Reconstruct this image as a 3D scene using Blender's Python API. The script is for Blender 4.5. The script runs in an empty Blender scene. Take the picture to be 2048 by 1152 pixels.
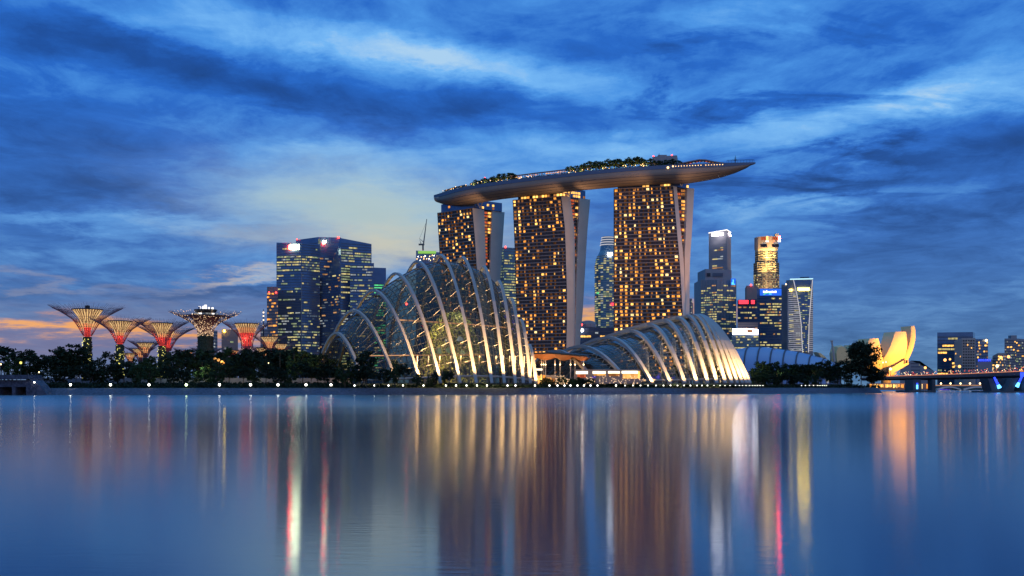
import bpy, bmesh, math, random
from mathutils import Vector, Matrix

SC = bpy.context.scene
COL = SC.collection
R = math.radians

# ------------------------------------------------------------------ camera
F = 2100.0           # focal length in pixels of the 2048-wide photograph
HOR = 772.0          # horizon row
CZ = 4.0             # eye height above the water
cam_d = bpy.data.cameras.new('camera')
cam = bpy.data.objects.new('camera', cam_d)
COL.objects.link(cam)
cam.location = (0, 0, CZ)
cam.rotation_euler = (R(90), 0, 0)
cam_d.sensor_width = 36
cam_d.lens = 36 * F / 2048
cam_d.shift_y = (HOR - 576) / 2048
cam_d.clip_start = 0.1
cam_d.clip_end = 60000
SC.camera = cam
SC.view_settings.view_transform = 'Standard'
SC.view_settings.look = 'None'
SC.view_settings.exposure = 0
SC.view_settings.gamma = 1
SC.view_settings.use_curve_mapping = False
SC.cycles.use_denoising = True
SC.cycles.max_bounces = 8
SC.cycles.transparent_max_bounces = 24
SC.cycles.diffuse_bounces = 2
SC.cycles.glossy_bounces = 3
SC.cycles.sample_clamp_indirect = 40
SC.cycles.caustics_reflective = False
SC.cycles.caustics_refractive = False


def P(px, py, D):
    """The world point that stands D metres out and shows at photo pixel (px, py)."""
    return Vector(((px - 1024) / F * D, D, CZ + (HOR - py) / F * D))


def X(px, D):
    return (px - 1024) / F * D


def Zp(py, D):
    return CZ + (HOR - py) / F * D


def lin(r, g, b):
    def f(c):
        c /= 255.0
        return c / 12.92 if c <= 0.04045 else ((c + 0.055) / 1.055) ** 2.4
    return (f(r), f(g), f(b), 1.0)


# ------------------------------------------------------------------ world: dusk sky with clouds
class NG:
    """Small helper for chains of math nodes."""
    def __init__(s, nt):
        s.nt = nt

    def n(s, t, **kw):
        x = s.nt.nodes.new(t)
        for k, v in kw.items():
            setattr(x, k, v)
        return x

    def put(s, sock, v):
        if hasattr(v, 'is_output'):
            s.nt.links.new(v, sock)
        else:
            sock.default_value = v

    def m(s, op, a, b=None, c=None, clamp=False):
        x = s.n('ShaderNodeMath', operation=op)
        x.use_clamp = clamp
        s.put(x.inputs[0], a)
        if b is not None:
            s.put(x.inputs[1], b)
        if c is not None:
            s.put(x.inputs[2], c)
        return x.outputs[0]

    def vm(s, op, a, b=None):
        x = s.n('ShaderNodeVectorMath', operation=op)
        s.put(x.inputs[0], a)
        if b is not None:
            s.put(x.inputs[1], b)
        return x.outputs[0]

    def xyz(s, a, b, c):
        x = s.n('ShaderNodeCombineXYZ')
        s.put(x.inputs[0], a); s.put(x.inputs[1], b); s.put(x.inputs[2], c)
        return x.outputs[0]

    def noise(s, vec, scale, detail=5, rough=0.55, dist=0.0):
        x = s.n('ShaderNodeTexNoise')
        s.put(x.inputs['Vector'], vec)
        x.inputs['Scale'].default_value = scale
        x.inputs['Detail'].default_value = detail
        x.inputs['Roughness'].default_value = rough
        x.inputs['Distortion'].default_value = dist
        return x

    def mix(s, fac, a, b, mode='MIX'):
        x = s.n('ShaderNodeMix', data_type='RGBA', blend_type=mode)
        s.put(x.inputs[0], fac)
        s.put(x.inputs[6], a)
        s.put(x.inputs[7], b)
        return x.outputs[2]

    def ramp(s, fac, stops, interp='LINEAR'):
        x = s.n('ShaderNodeValToRGB')
        s.put(x.inputs[0], fac)
        cr = x.color_ramp
        cr.interpolation = interp
        while len(cr.elements) < len(stops):
            cr.elements.new(0.5)
        for e, (p, c) in zip(cr.elements, stops):
            e.position = p
            e.color = c
        return x.outputs[0]


world = bpy.data.worlds.new('World')
SC.world = world
world.use_nodes = True
wt = world.node_tree
wt.nodes.clear()
g = NG(wt)
tc = g.n('ShaderNodeTexCoord')
dirv = tc.outputs['Generated']
sep = g.n('ShaderNodeSeparateXYZ')
wt.links.new(dirv, sep.inputs[0])
dx, dy, dz = sep.outputs
zc = g.m('MAXIMUM', dz, 0.0)
den = g.m('ADD', zc, 0.10)
plane = g.xyz(g.m('DIVIDE', dx, den), g.m('DIVIDE', dy, den), 0.0)   # cloud layer seen in perspective
az = g.m('ARCTAN2', dx, dy)
el = g.m('ARCSINE', dz)
warp = g.noise(plane, 1.6, 7, 0.66)
wsep = g.n('ShaderNodeSeparateColor')
wt.links.new(warp.outputs['Color'], wsep.inputs[0])
azw = g.m('ADD', az, g.m('MULTIPLY', g.m('SUBTRACT', wsep.outputs[0], 0.5), 0.20))
elw = g.m('ADD', el, g.m('MULTIPLY', g.m('SUBTRACT', wsep.outputs[1], 0.5), 0.075))


def blob(px, py, rx, ry, rot=0.0):
    """Soft cloud patch: where it stands in the sky, its half-sizes, its tilt."""
    a0 = math.atan((px - 1024) / F)
    e0 = math.atan((HOR - py) / math.hypot(F, px - 1024))
    c, s_ = math.cos(R(rot)), math.sin(R(rot))
    du = g.m('SUBTRACT', azw, a0)
    dv = g.m('SUBTRACT', elw, e0)
    a = g.m('MULTIPLY_ADD', du, c * F / rx, g.m('MULTIPLY', dv, s_ * F / rx))
    b = g.m('MULTIPLY_ADD', du, -s_ * F / ry, g.m('MULTIPLY', dv, c * F / ry))
    d2 = g.m('MULTIPLY_ADD', a, a, g.m('MULTIPLY', b, b))
    return g.m('EXPONENT', g.m('MULTIPLY', d2, -1.0))


TONE = [  # px, py, rx, ry, tilt, how much lighter or darker
    (600, 70, 260, 30, -9, .30), (880, 120, 220, 34, -12, .28), (1120, 175, 260, 30, -6, .20),
    (1480, 40, 220, 30, 5, .16), (1930, 180, 160, 45, 0, .24), (1650, 225, 330, 40, 4, .24),
    (1230, 290, 380, 45, 2, .26), (1600, 405, 190, 22, 4, .34), (700, 400, 240, 55, 0, .42),
    (800, 470, 150, 55, 0, .22), (640, 300, 170, 26, -4, .24), (110, 455, 170, 16, -5, .22),
    (330, 440, 200, 16, 6, .18), (1450, 550, 300, 60, 0, .08), (250, 520, 260, 14, 4, .12), (300, 40, 200, 20, -12, .14),
    (560, 560, 120, 16, 8, .22),
    (270, 95, 380, 40, -6, -.16), (560, 180, 400, 34, -12, -.20), (980, 225, 330, 28, -3, -.18),
    (1230, 95, 210, 36, -6, -.14), (130, 290, 400, 95, 0, -.16), (230, 400, 280, 28, 0, -.14),
    (1712, 303, 120, 13, -5, -.30), (1650, 378, 230, 17, 5, -.34), (1900, 410, 230, 34, 0, -.22),
    (1800, 140, 130, 24, 8, -.16), (2010, 285, 170, 50, 0, -.22), (470, 585, 200, 18, 2, -.26),
    (1460, 215, 150, 22, 6, -.18), (420, 500, 250, 20, 0, -.10), (1900, 560, 400, 80, 0, -.05),
]
tone = g.m('MULTIPLY_ADD', el, 0.30, 0.43)
for (bx, by, rx, ry, rot, amp) in TONE:
    tone = g.m('MULTIPLY_ADD', blob(bx, by, rx, ry, rot), amp, tone)
n1 = g.noise(g.vm('MULTIPLY', plane, (1.0, 0.55, 1.0)), 1.5, 10, 0.64, 0.4)
n2 = g.noise(g.vm('ADD', g.vm('MULTIPLY', plane, (0.75, 0.7, 1.0)), (7.3, 2.1, 0)), 5.0, 9, 0.63, 1.1)
n3 = g.noise(g.xyz(g.m('MULTIPLY', azw, 7.0), g.m('MULTIPLY', elw, 24.0), 0.0), 1.3, 8, 0.62, 0.4)
tone = g.m('MULTIPLY_ADD', g.m('SUBTRACT', n1.outputs['Fac'], 0.5), 0.70, tone)
tone = g.m('MULTIPLY_ADD', g.m('SUBTRACT', n2.outputs['Fac'], 0.5), 0.42, tone)
tone = g.m('MULTIPLY_ADD', g.m('SUBTRACT', n3.outputs['Fac'], 0.5), g.m('MULTIPLY_ADD', blob(1780, 610, 420, 130), -0.26, 0.32), tone)
wisp = g.noise(g.vm('ADD', g.vm('MULTIPLY', plane, (0.8, 1.15, 1.0)), (3.7, 9.2, 0)), 2.6, 10, 0.6, 0.9)
edge = g.n('ShaderNodeMapRange', interpolation_type='SMOOTHSTEP')
wt.links.new(wisp.outputs['Fac'], edge.inputs[0])
edge.inputs[1].default_value = 0.50
edge.inputs[2].default_value = 0.66
where = g.m('ADD', blob(1680, 345, 380, 110), g.m('MULTIPLY', g.m('ADD', blob(1250, 150, 380, 110), blob(1780, 140, 300, 90)), 0.75))
tone = g.m('MULTIPLY_ADD', g.m('MULTIPLY', edge.outputs[0], where), -0.24, tone)
hi = g.ramp(tone, [(0.0, lin(30, 66, 124)), (0.22, lin(33, 82, 160)), (0.42, lin(42, 106, 200)),
                   (0.62, lin(76, 148, 228)), (0.82, lin(116, 182, 244)), (1.0, lin(170, 208, 240))])
lo = g.ramp(tone, [(0.0, lin(52, 82, 124)), (0.22, lin(66, 100, 142)), (0.42, lin(86, 124, 164)),
                   (0.62, lin(110, 148, 188)), (0.82, lin(150, 178, 200)), (1.0, lin(190, 204, 204))])
lowf = g.m('SUBTRACT', 1.0, g.m('DIVIDE', el, 0.27), clamp=True)
sky = g.mix(g.m('POWER', lowf, 1.4), hi, lo)
WARM = [  # px, py, rx, ry, tilt, colour, strength
    (735, 425, 280, 82, -6, (172, 194, 198), .95), (800, 495, 170, 42, 0, (210, 204, 178), .75),
    (140, 690, 420, 60, 0, (128, 120, 152), .70), (120, 655, 330, 15, -3, (250, 176, 104), .95),
    (340, 668, 170, 12, -4, (240, 164, 92), .80), (1190, 650, 90, 26, 0, (250, 178, 90), .90),
    (1400, 625, 70, 22, 0, (236, 170, 110), .75), (470, 560, 130, 9, 6, (206, 192, 176), .55),
    (330, 620, 300, 22, 0, (120, 128, 158), .45), (80, 560, 160, 10, -4, (150, 152, 172), .45),
    (520, 470, 120, 14, -8, (170, 178, 186), .40),
]
for (bx, by, rx, ry, rot, c3, st) in WARM:
    sky = g.mix(g.m('MULTIPLY', blob(bx, by, rx, ry, rot), st), sky, lin(*c3))
nish = g.n('ShaderNodeTexSky', sky_type='NISHITA')
nish.sun_disc = False
nish.sun_elevation = R(2)
nish.sun_rotation = R(152)
nb = g.n('ShaderNodeBackground')
wt.links.new(nish.outputs[0], nb.inputs[0])
nb.inputs[1].default_value = 0.0004
cb = g.n('ShaderNodeBackground')
wt.links.new(sky, cb.inputs[0])
cb.inputs[1].default_value = 1.0
ad = g.n('ShaderNodeAddShader')
wt.links.new(nb.outputs[0], ad.inputs[0])
wt.links.new(cb.outputs[0], ad.inputs[1])
wo = g.n('ShaderNodeOutputWorld')
wt.links.new(ad.outputs[0], wo.inputs[0])
# added warm fill from behind the camera, brightens the faces turned to the water
fill_sun_d = bpy.data.lights.new('sun', 'SUN')
fill_sun_d.energy = 0.6
fill_sun_d.angle = R(35)
fill_sun_d.color = (1.0, 0.80, 0.66)
sun = bpy.data.objects.new('sun', fill_sun_d)
sun.visible_glossy = False
COL.objects.link(sun)
sun.rotation_euler = (R(86), 0, R(24))


# ------------------------------------------------------------------ materials
def mat(name, col, rough=0.6, metal=0.0, noise=0.0, nscale=0.3, bump=0.0, spec=0.5):
    m = bpy.data.materials.new(name)
    m.use_nodes = True
    nt = m.node_tree
    b = nt.nodes['Principled BSDF']
    b.inputs['Base Color'].default_value = (*col, 1)
    b.inputs['Roughness'].default_value = rough
    b.inputs['Metallic'].default_value = metal
    b.inputs['Specular IOR Level'].default_value = spec
    if noise or bump:
        q = NG(nt)
        t = q.n('ShaderNodeTexCoord')
        nz = q.noise(t.outputs['Object'], nscale, 6, 0.65)
        if noise:
            c1 = tuple(max(0, c * (1 - noise)) for c in col) + (1,)
            c2 = tuple(min(1, c * (1 + noise)) for c in col) + (1,)
            nt.links.new(q.ramp(nz.outputs['Fac'], [(0.3, c1), (0.7, c2)]), b.inputs['Base Color'])
        if bump:
            bp = q.n('ShaderNodeBump')
            bp.inputs['Strength'].default_value = bump
            bp.inputs['Distance'].default_value = 0.3
            nt.links.new(nz.outputs['Fac'], bp.inputs['Height'])
            nt.links.new(bp.outputs[0], b.inputs['Normal'])
    return m


def emit(name, col, st, vary=0.0, cell=1.6, sample=False):
    """A lit lamp, screen, window or painted glow; vary breaks a lit strip into brighter and darker panes."""
    m = bpy.data.materials.new(name)
    m.use_nodes = True
    nt = m.node_tree
    nt.nodes.clear()
    q = NG(nt)
    e = q.n('ShaderNodeEmission')
    e.inputs[0].default_value = (*col, 1)
    e.inputs[1].default_value = st
    if vary:
        t = q.n('ShaderNodeTexCoord')
        s = q.n('ShaderNodeSeparateXYZ')
        nt.links.new(t.outputs['Object'], s.inputs[0])
        hx = q.m('FLOOR', q.m('DIVIDE', q.m('ADD', s.outputs[0], s.outputs[1]), cell))
        hz = q.m('FLOOR', q.m('DIVIDE', s.outputs[2], 3.0))
        w = q.n('ShaderNodeTexWhiteNoise', noise_dimensions='2D')
        nt.links.new(q.xyz(hx, hz, 0), w.inputs[0])
        v = q.m('MULTIPLY_ADD', w.outputs[0], vary * st, (1 - vary * 0.7) * st)
        nt.links.new(v, e.inputs[1])
    o = q.n('ShaderNodeOutputMaterial')
    nt.links.new(e.outputs[0], o.inputs[0])
    try:
        m.cycles.emission_sampling = 'FRONT_BACK' if sample else 'NONE'
    except Exception:
        pass
    return m


def glass_shell(name, tint, refl, f0, power):
    m = bpy.data.materials.new(name)
    m.use_nodes = True
    nt = m.node_tree
    nt.nodes.clear()
    q = NG(nt)
    tr = q.n('ShaderNodeBsdfTransparent')
    tr.inputs[0].default_value = (*tint, 1)
    gl = q.n('ShaderNodeBsdfGlossy')
    gl.inputs['Color'].default_value = (0.9, 0.95, 1, 1)
    gl.inputs['Roughness'].default_value = 0.04
    t = q.n('ShaderNodeTexCoord')
    geo = q.n('ShaderNodeNewGeometry')
    dt = q.n('ShaderNodeVectorMath', operation='DOT_PRODUCT')
    nt.links.new(geo.outputs['Incoming'], dt.inputs[0])
    nt.links.new(geo.outputs['Normal'], dt.inputs[1])
    cs = q.m('SUBTRACT', 1.0, q.m('ABSOLUTE', dt.outputs['Value']), clamp=True)
    mx = q.n('ShaderNodeMixShader')
    nt.links.new(q.m('MULTIPLY_ADD', q.m('POWER', cs, power), refl, f0, clamp=True), mx.inputs[0])
    nt.links.new(tr.outputs[0], mx.inputs[1])
    nt.links.new(gl.outputs[0], mx.inputs[2])
    o = q.n('ShaderNodeOutputMaterial')
    nt.links.new(mx.outputs[0], o.inputs[0])
    return m


M = dict(
    concrete=mat('concrete', (.34, .31, .29), .8, noise=.10, nscale=.12),
    end_wall=mat('tower_end_wall', (.66, .58, .51), .75, noise=.07, nscale=.08),
    ledge=mat('tower_ledge', (.31, .235, .20), .6),
    tower_glass=mat('tower_glass', (.065, .044, .042), .22, spec=.35),
    office_glass=mat('office_glass', (.13, .18, .29), .16, metal=.5, noise=.25, nscale=.05),
    office_blue=mat('office_blue_glass', (.12, .17, .28), .16, metal=.5, noise=.2, nscale=.05),
    office_green=mat('office_green_glass', (.15, .22, .26), .18, metal=.5, noise=.2, nscale=.05),
    spandrel=mat('spandrel', (.075, .085, .12), .5),
    spandrel_pale=mat('pale_spandrel', (.22, .22, .24), .6),
    grey_wall=mat('grey_cladding', (.22, .215, .24), .6, noise=.08, nscale=.05),
    brown_wall=mat('brown_cladding', (.24, .18, .17), .7, noise=.08, nscale=.05),
    beige_wall=mat('beige_cladding', (.44, .36, .27), .7, noise=.08, nscale=.05),
    residential=mat('residential_wall', (.33, .29, .27), .8, noise=.08, nscale=.06),
    dark_slot=mat('dark_opening', (.02, .02, .025), .4),
    steel_white=mat('white_painted_steel', (.30, .28, .27), .45, noise=.05, nscale=.2),
    steel_dark=mat('dark_mullion', (.035, .037, .04), .45),
    hull=mat('hull_cladding', (.30, .245, .215), .55, noise=.07, nscale=.06),
    parapet=mat('blue_grey_parapet', (.10, .12, .19), .5),
    canopy_rod=mat('canopy_rod', (.16, .07, .09), .5),
    trunk_green=mat('planted_trunk', (.035, .05, .03), .9, noise=.6, nscale=1.2, bump=.6),
    bark=mat('bark', (.06, .045, .035), .9, noise=.3, nscale=2),
    leaf_a=mat('leaf_dark', (.014, .024, .015), .85, noise=.5, nscale=.5, spec=.1),
    leaf_b=mat('leaf_mid', (.024, .044, .020), .85, noise=.5, nscale=.5, spec=.1),
    leaf_c=mat('leaf_olive', (.050, .062, .024), .85, noise=.5, nscale=.5, spec=.1),
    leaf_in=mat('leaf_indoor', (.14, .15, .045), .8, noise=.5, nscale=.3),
    soil=mat('ground_soil', (.030, .034, .026), .95, noise=.4, nscale=.15),
    stone=mat('bank_stone', (.060, .066, .10), .85, noise=.55, nscale=.9, bump=1.0),
    pavement=mat('pavement', (.16, .14, .16), .8, noise=.2, nscale=.3),
    deck_dark=mat('bridge_concrete', (.085, .085, .10), .8, noise=.2, nscale=.15),
    pier=mat('pier_concrete', (.07, .072, .085), .8, noise=.2, nscale=.2),
    roof_blue=mat('blue_roof', (.24, .32, .50), .35, metal=.4),
    petal=mat('petal_panel', (.66, .50, .25), .5, noise=.05, nscale=.15),
    copper=mat('copper_soffit', (.40, .16, .07), .55),
    black=mat('black_metal', (.02, .02, .022), .5),
    red_frame=mat('crane_metal', (.10, .10, .10), .6),
    car_a=mat('car_paint_grey', (.2, .2, .22), .35), car_b=mat('car_paint_dark', (.04, .04, .05), .3),
    car_c=mat('car_paint_red', (.25, .05, .04), .35),
    shell1=glass_shell('tall_dome_glass', (.54, .53, .45), .8, .035, 4.0),
    shell2=glass_shell('low_dome_glass', (.56, .57, .52), .95, .035, 3.4),
)
E = dict(
    amber=emit('window_amber', (1.0, .36, .055), 1.75, .9, 1.3),
    gold=emit('window_gold', (1.0, .50, .11), 2.2, .9, 1.3),
    pale=emit('window_pale_gold', (1.0, .70, .28), 2.0, .6, 1.3),
    dim=emit('window_dim', (.80, .30, .08), .62, .9, 1.3),
    faint=emit('window_faint', (.80, .30, .09), .16, .9, 1.3),
    red_room=emit('window_red', (.9, .16, .06), .7, .9, 1.3),
    office_y=emit('office_yellow', (.95, .80, .34), .72, .95, 2.2),
    office_g=emit('office_green_light', (.66, .80, .46), .42, .95, 2.2),
    office_o=emit('office_orange', (1.0, .50, .20), .55, .95, 2.2),
    office_w=emit('office_white', (.75, .82, .85), .42, .95, 2.2),
    office_b=emit('office_dim', (.30, .42, .60), .26, .9, 2.2),
    green_lit=emit('green_light', (.15, .9, .35), .9, .5),
    lamp=emit('lamp_white', (1.0, .95, .84), 11.0),
    lamp_green=emit('lamp_greenish', (.80, 1.0, .50), 14.0),
    lamp_warm=emit('lamp_warm', (1.0, .70, .34), 4.5),
    lamp_amber=emit('lamp_amber', (1.0, .58, .22), 4.5),
    lamp_small=emit('lamp_small_white', (1.0, .95, .84), 6.0),
    lamp_orange=emit('lamp_orange', (1.0, .42, .12), 3.2),
    bulb=emit('bulb_yellow', (.95, .85, .20), 1.5),
    bulb_warm=emit('bulb_warm', (1.0, .64, .36), 1.5),
    red=emit('red_light', (1.0, .04, .03), 9.0),
    red_sign=emit('red_sign', (1.0, .03, .05), 4.0),
    emblem=emit('emblem_red', (1.0, .05, .03), 75.0),
    billboard=emit('billboard_white', (.96, .90, 1.0), 9.0),
    white_sign=emit('white_sign', (1.0, .93, .97), 15.0),
    hot_sign=emit('hot_white_sign', (.92, 1.0, .62), 32.0),
    hot_red=emit('hot_red_sign', (1.0, .02, .015), 80.0),
    crown_white=emit('white_crown_light', (1.0, .95, .92), 1.9),
    blue_sign=emit('blue_sign', (.02, .11, .62), 1.5),
    cyan_sign=emit('cyan_sign', (.10, .55, 1.0), 1.8),
    yellow_sign=emit('yellow_sign', (1.0, .64, .05), 26.0),
    line=emit('line_light', (.80, .78, .86), .7),
    cyan_line=emit('cyan_line', (.55, .90, 1.0), 1.2),
    blue_led=emit('blue_led', (.03, .07, 1.0), 2.2),
    ice_led=emit('ice_blue_led', (.10, .45, 1.0), 4.0),
    violet=emit('violet_led', (.16, .10, .95), .5, .8, .8),
    funnel=emit('funnel_yellow', (1.0, .62, .26), .88),  # funnel and neck: light falling on the steel, painted in as emission
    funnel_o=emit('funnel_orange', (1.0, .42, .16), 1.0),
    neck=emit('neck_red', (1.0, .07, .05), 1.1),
    shop=emit('shop_white', (1.0, .88, .62), 2.6, .5, 2.0),
    shop_o=emit('shop_orange', (1.0, .45, .12), 1.3, .9, 1.2),
    walk=emit('walkway_light', (1.0, .48, .22), .7),
    deck_line=emit('bridge_strip', (1.0, .38, .22), .9),
    tail=emit('tail_light', (1.0, .10, .05), 3.0),
    head=emit('head_light', (1.0, .85, .6), 3.5),
    green_glow=emit('green_roof_light', (.35, .75, .15), .8),
)


# ------------------------------------------------------------------ mesh building
ORG = {}


class MB:
    def __init__(s):
        s.v, s.f, s.mi, s.mats = [], [], [], []
        s.cur = 0

    def use(s, m):
        if m not in s.mats:
            s.mats.append(m)
        s.cur = s.mats.index(m)
        return s

    def face(s, pts):
        b = len(s.v)
        s.v += [Vector(p) for p in pts]
        s.f.append(tuple(range(b, b + len(pts))))
        s.mi.append(s.cur)

    def ring(s, pts):
        b = len(s.v)
        s.v += [Vector(p) for p in pts]
        return list(range(b, b + len(pts)))

    def poly(s, idx):
        s.f.append(tuple(idx))
        s.mi.append(s.cur)

    def bridge(s, a, b, closed=True):
        n = len(a)
        for i in range(n if closed else n - 1):
            j = (i + 1) % n
            s.poly((a[i], a[j], b[j], b[i]))

    def prism(s, bot, top):
        a, b = s.ring(bot), s.ring(top)
        s.bridge(a, b)
        s.poly(list(reversed(a)))
        s.poly(b)

    def box(s, c, size, rz=0.0):
        cx, cy, cz = c
        hx, hy, hz = size[0] / 2, size[1] / 2, size[2] / 2
        co, si = math.cos(rz), math.sin(rz)
        def q(x, y):
            return (cx + x * co - y * si, cy + x * si + y * co)
        pl = [q(-hx, -hy), q(hx, -hy), q(hx, hy), q(-hx, hy)]
        s.prism([(*p, cz - hz) for p in pl], [(*p, cz + hz) for p in pl])

    def tube(s, pts, r, n=6, cap=True, flat=None):
        """A tube along pts; r is a number or a list. flat=(w, h): a box section instead, h along the bend."""
        pts = [Vector(p) for p in pts]
        prev = None
        up0 = None
        rings = []
        for i, p in enumerate(pts):
            t = (pts[min(i + 1, len(pts) - 1)] - pts[max(i - 1, 0)])
            if t.length < 1e-6:
                t = Vector((0, 0, 1))
            t.normalize()
            if up0 is None:
                up0 = Vector((0, 0, 1)) if abs(t.z) < 0.9 else Vector((0, 1, 0))
                a = t.cross(up0).normalized()
            else:
                a = (a - t * a.dot(t)).normalized()
            b = a.cross(t)
            rr = r[i] if isinstance(r, (list, tuple)) else r
            if flat:
                w, h = flat
                cs = [(-w / 2, -h / 2), (w / 2, -h / 2), (w / 2, h / 2), (-w / 2, h / 2)]
                rings.append(s.ring([p + a * x + b * y for x, y in cs]))
            else:
                rings.append(s.ring([p + a * (rr * math.cos(2 * math.pi * k / n)) + b * (rr * math.sin(2 * math.pi * k / n)) for k in range(n)]))
        for u, w_ in zip(rings, rings[1:]):
            s.bridge(u, w_)
        if cap:
            s.poly(list(reversed(rings[0])))
            s.poly(rings[-1])

    def lathe(s, c, prof, n=24, cap=True):
        rings = []
        for (r, z) in prof:
            rings.append(s.ring([(c[0] + r * math.cos(2 * math.pi * k / n), c[1] + r * math.sin(2 * math.pi * k / n), z) for k in range(n)]))
        for u, w_ in zip(rings, rings[1:]):
            s.bridge(u, w_)
        if cap:
            s.poly(list(reversed(rings[0])))
            s.poly(rings[-1])

    def ball(s, c, r, n=6, m=4):
        c = Vector(c)
        prof = [(max(1e-3, r * math.sin(math.pi * i / m)), c.z - r * math.cos(math.pi * i / m)) for i in range(m + 1)]
        s.lathe(c, prof, n)

    def bit(s, c, r):
        """A tiny bulb."""
        c = Vector(c)
        a = s.ring([c + Vector((r, 0, 0)), c + Vector((0, r, 0)), c + Vector((-r, 0, 0)), c + Vector((0, -r, 0)), c + Vector((0, 0, r)), c + Vector((0, 0, -r))])
        for i in range(4):
            j = (i + 1) % 4
            s.poly((a[i], a[j], a[4]))
            s.poly((a[j], a[i], a[5]))

    def build(s, name, m=None, parent=None, smooth=False, kind=None, label=None, org=None):
        o_ = Vector((0, 0, 0))
        if parent is not None:
            o_ = ORG.get(parent.name, o_)
        elif org is not None:
            o_ = Vector(org)
        me = bpy.data.meshes.new(name)
        me.from_pydata([v - o_ for v in s.v], [], s.f)
        mats = s.mats if s.mats else [m]
        for x in mats:
            me.materials.append(x)
        if len(mats) > 1:
            me.polygons.foreach_set('material_index', s.mi)
        if smooth:
            me.polygons.foreach_set('use_smooth', [True] * len(s.f))
        me.validate()
        me.update()
        o = bpy.data.objects.new(name, me)
        COL.objects.link(o)
        if parent is not None:
            o.parent = parent
        else:
            o.location = o_
        ORG[o.name] = o_
        if kind:
            o['kind'] = kind
        if label:
            o['label'] = label
        return o


def thing(name, label, cat, loc, group=None):
    o = bpy.data.objects.new(name, None)
    COL.objects.link(o)
    o.location = loc
    o.empty_display_size = 1
    ORG[o.name] = Vector(loc)
    o['label'] = label
    o['category'] = cat
    if group:
        o['group'] = group
    return o


def tag(o, label, cat, group=None):
    o['label'] = label
    o['category'] = cat
    if group:
        o['group'] = group
    return o


def dup(root, loc, label=None, group=None, scale=None, rz=None):
    r = root.copy()
    COL.objects.link(r)
    r.location = loc
    if scale is not None:
        r.scale = (scale, scale, scale) if not isinstance(scale, tuple) else scale
    if rz is not None:
        r.rotation_euler = (0, 0, rz)
    if label:
        r['label'] = label
    if group:
        r['group'] = group
    for ch in list(root.children):
        c = ch.copy()
        COL.objects.link(c)
        c.parent = r
        for k in list(ch.children):
            d = k.copy()
            COL.objects.link(d)
            d.parent = c
    return r


def lerp(a, b, t):
    return a + (b - a) * t


def interp(tab, x):
    """Piecewise linear through [(x, y)...]."""
    tab = sorted(tab)
    if x <= tab[0][0]:
        return tab[0][1]
    for (x0, y0), (x1, y1) in zip(tab, tab[1:]):
        if x <= x1:
            return y0 + (y1 - y0) * (x - x0) / (x1 - x0)
    return tab[-1][1]


def windows(root, quads, name='window', limit=100, thick=0.25):
    """quads: (four corners, outward normal, material). The largest become parts of their own."""
    quads = sorted(quads, key=lambda q: -(q[0][1] - q[0][0]).length * (q[0][3] - q[0][0]).length)
    rest = MB()
    for i, (c4, nrm, m) in enumerate(quads):
        mb = rest if i >= limit else MB()
        mb.use(m)
        f = [p + nrm * thick for p in c4]
        mb.prism([c4[0], c4[1], c4[2], c4[3]], f)
        if i < limit:
            mb.build(name, None, root)
    if rest.f:
        rest.build('far_' + name if False else name, None, root, kind='stuff')


# ------------------------------------------------------------------ water and ground
def shore_d(px):
    return interp([(-900, 467), (300, 467), (1070, 490), (1300, 505), (1500, 532), (1700, 570), (1768, 596)], px)


def water_mat():
    m = bpy.data.materials.new('bay_water')
    m.use_nodes = True
    nt = m.node_tree
    nt.nodes.clear()
    q = NG(nt)
    t = q.n('ShaderNodeTexCoord')
    pos = t.outputs['Object']
    fine = q.noise(q.vm('MULTIPLY', pos, (0.8, 3.6, 1.0)), 0.9, 4, 0.6)
    broad = q.noise(q.vm('MULTIPLY', pos, (0.008, 0.03, 1.0)), 1.0, 4, 0.55)
    bp = q.n('ShaderNodeBump')
    bp.inputs['Strength'].default_value = 0.30
    bp.inputs['Distance'].default_value = 0.016
    nt.links.new(fine.outputs['Fac'], bp.inputs['Height'])
    gl = q.n('ShaderNodeBsdfAnisotropic') if hasattr(bpy.types, 'ShaderNodeBsdfAnisotropic') else q.n('ShaderNodeBsdfGlossy')
    gl.inputs['Color'].default_value = (0.78, 0.83, 0.83, 1)
    sy = q.n('ShaderNodeSeparateXYZ')
    nt.links.new(pos, sy.inputs[0])
    wind = q.n('ShaderNodeMapRange', interpolation_type='SMOOTHSTEP')      # the far half of the bay is ruffled by wind
    nt.links.new(sy.outputs[1], wind.inputs[0])
    for k_, v_ in zip((1, 2, 3, 4), (70.0, 260.0, WATER_ROUGH, 0.145)):
        wind.inputs[k_].default_value = v_
    nt.links.new(q.m('MULTIPLY_ADD', broad.outputs['Fac'], 0.035, wind.outputs[0]), gl.inputs['Roughness'])
    if 'Anisotropy' in gl.inputs:
        gl.inputs['Anisotropy'].default_value = WATER_ANISO
    if 'Tangent' in gl.inputs:
        tn = q.xyz(1.0, 0.0, 0.0)
        nt.links.new(tn, gl.inputs['Tangent'])
    nt.links.new(bp.outputs[0], gl.inputs['Normal'])
    df = q.n('ShaderNodeBsdfDiffuse')
    df.inputs[0].default_value = (0.01, 0.03, 0.07, 1)
    mx = q.n('ShaderNodeMixShader')
    fr = q.n('ShaderNodeFresnel')
    fr.inputs[0].default_value = 1.33
    nt.links.new(q.m('MULTIPLY_ADD', fr.outputs[0], 0.78, 0.22, clamp=True), mx.inputs[0])
    nt.links.new(df.outputs[0], mx.inputs[1])
    nt.links.new(gl.outputs[0], mx.inputs[2])
    o = q.n('ShaderNodeOutputMaterial')
    nt.links.new(mx.outputs[0], o.inputs[0])
    return m


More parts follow.
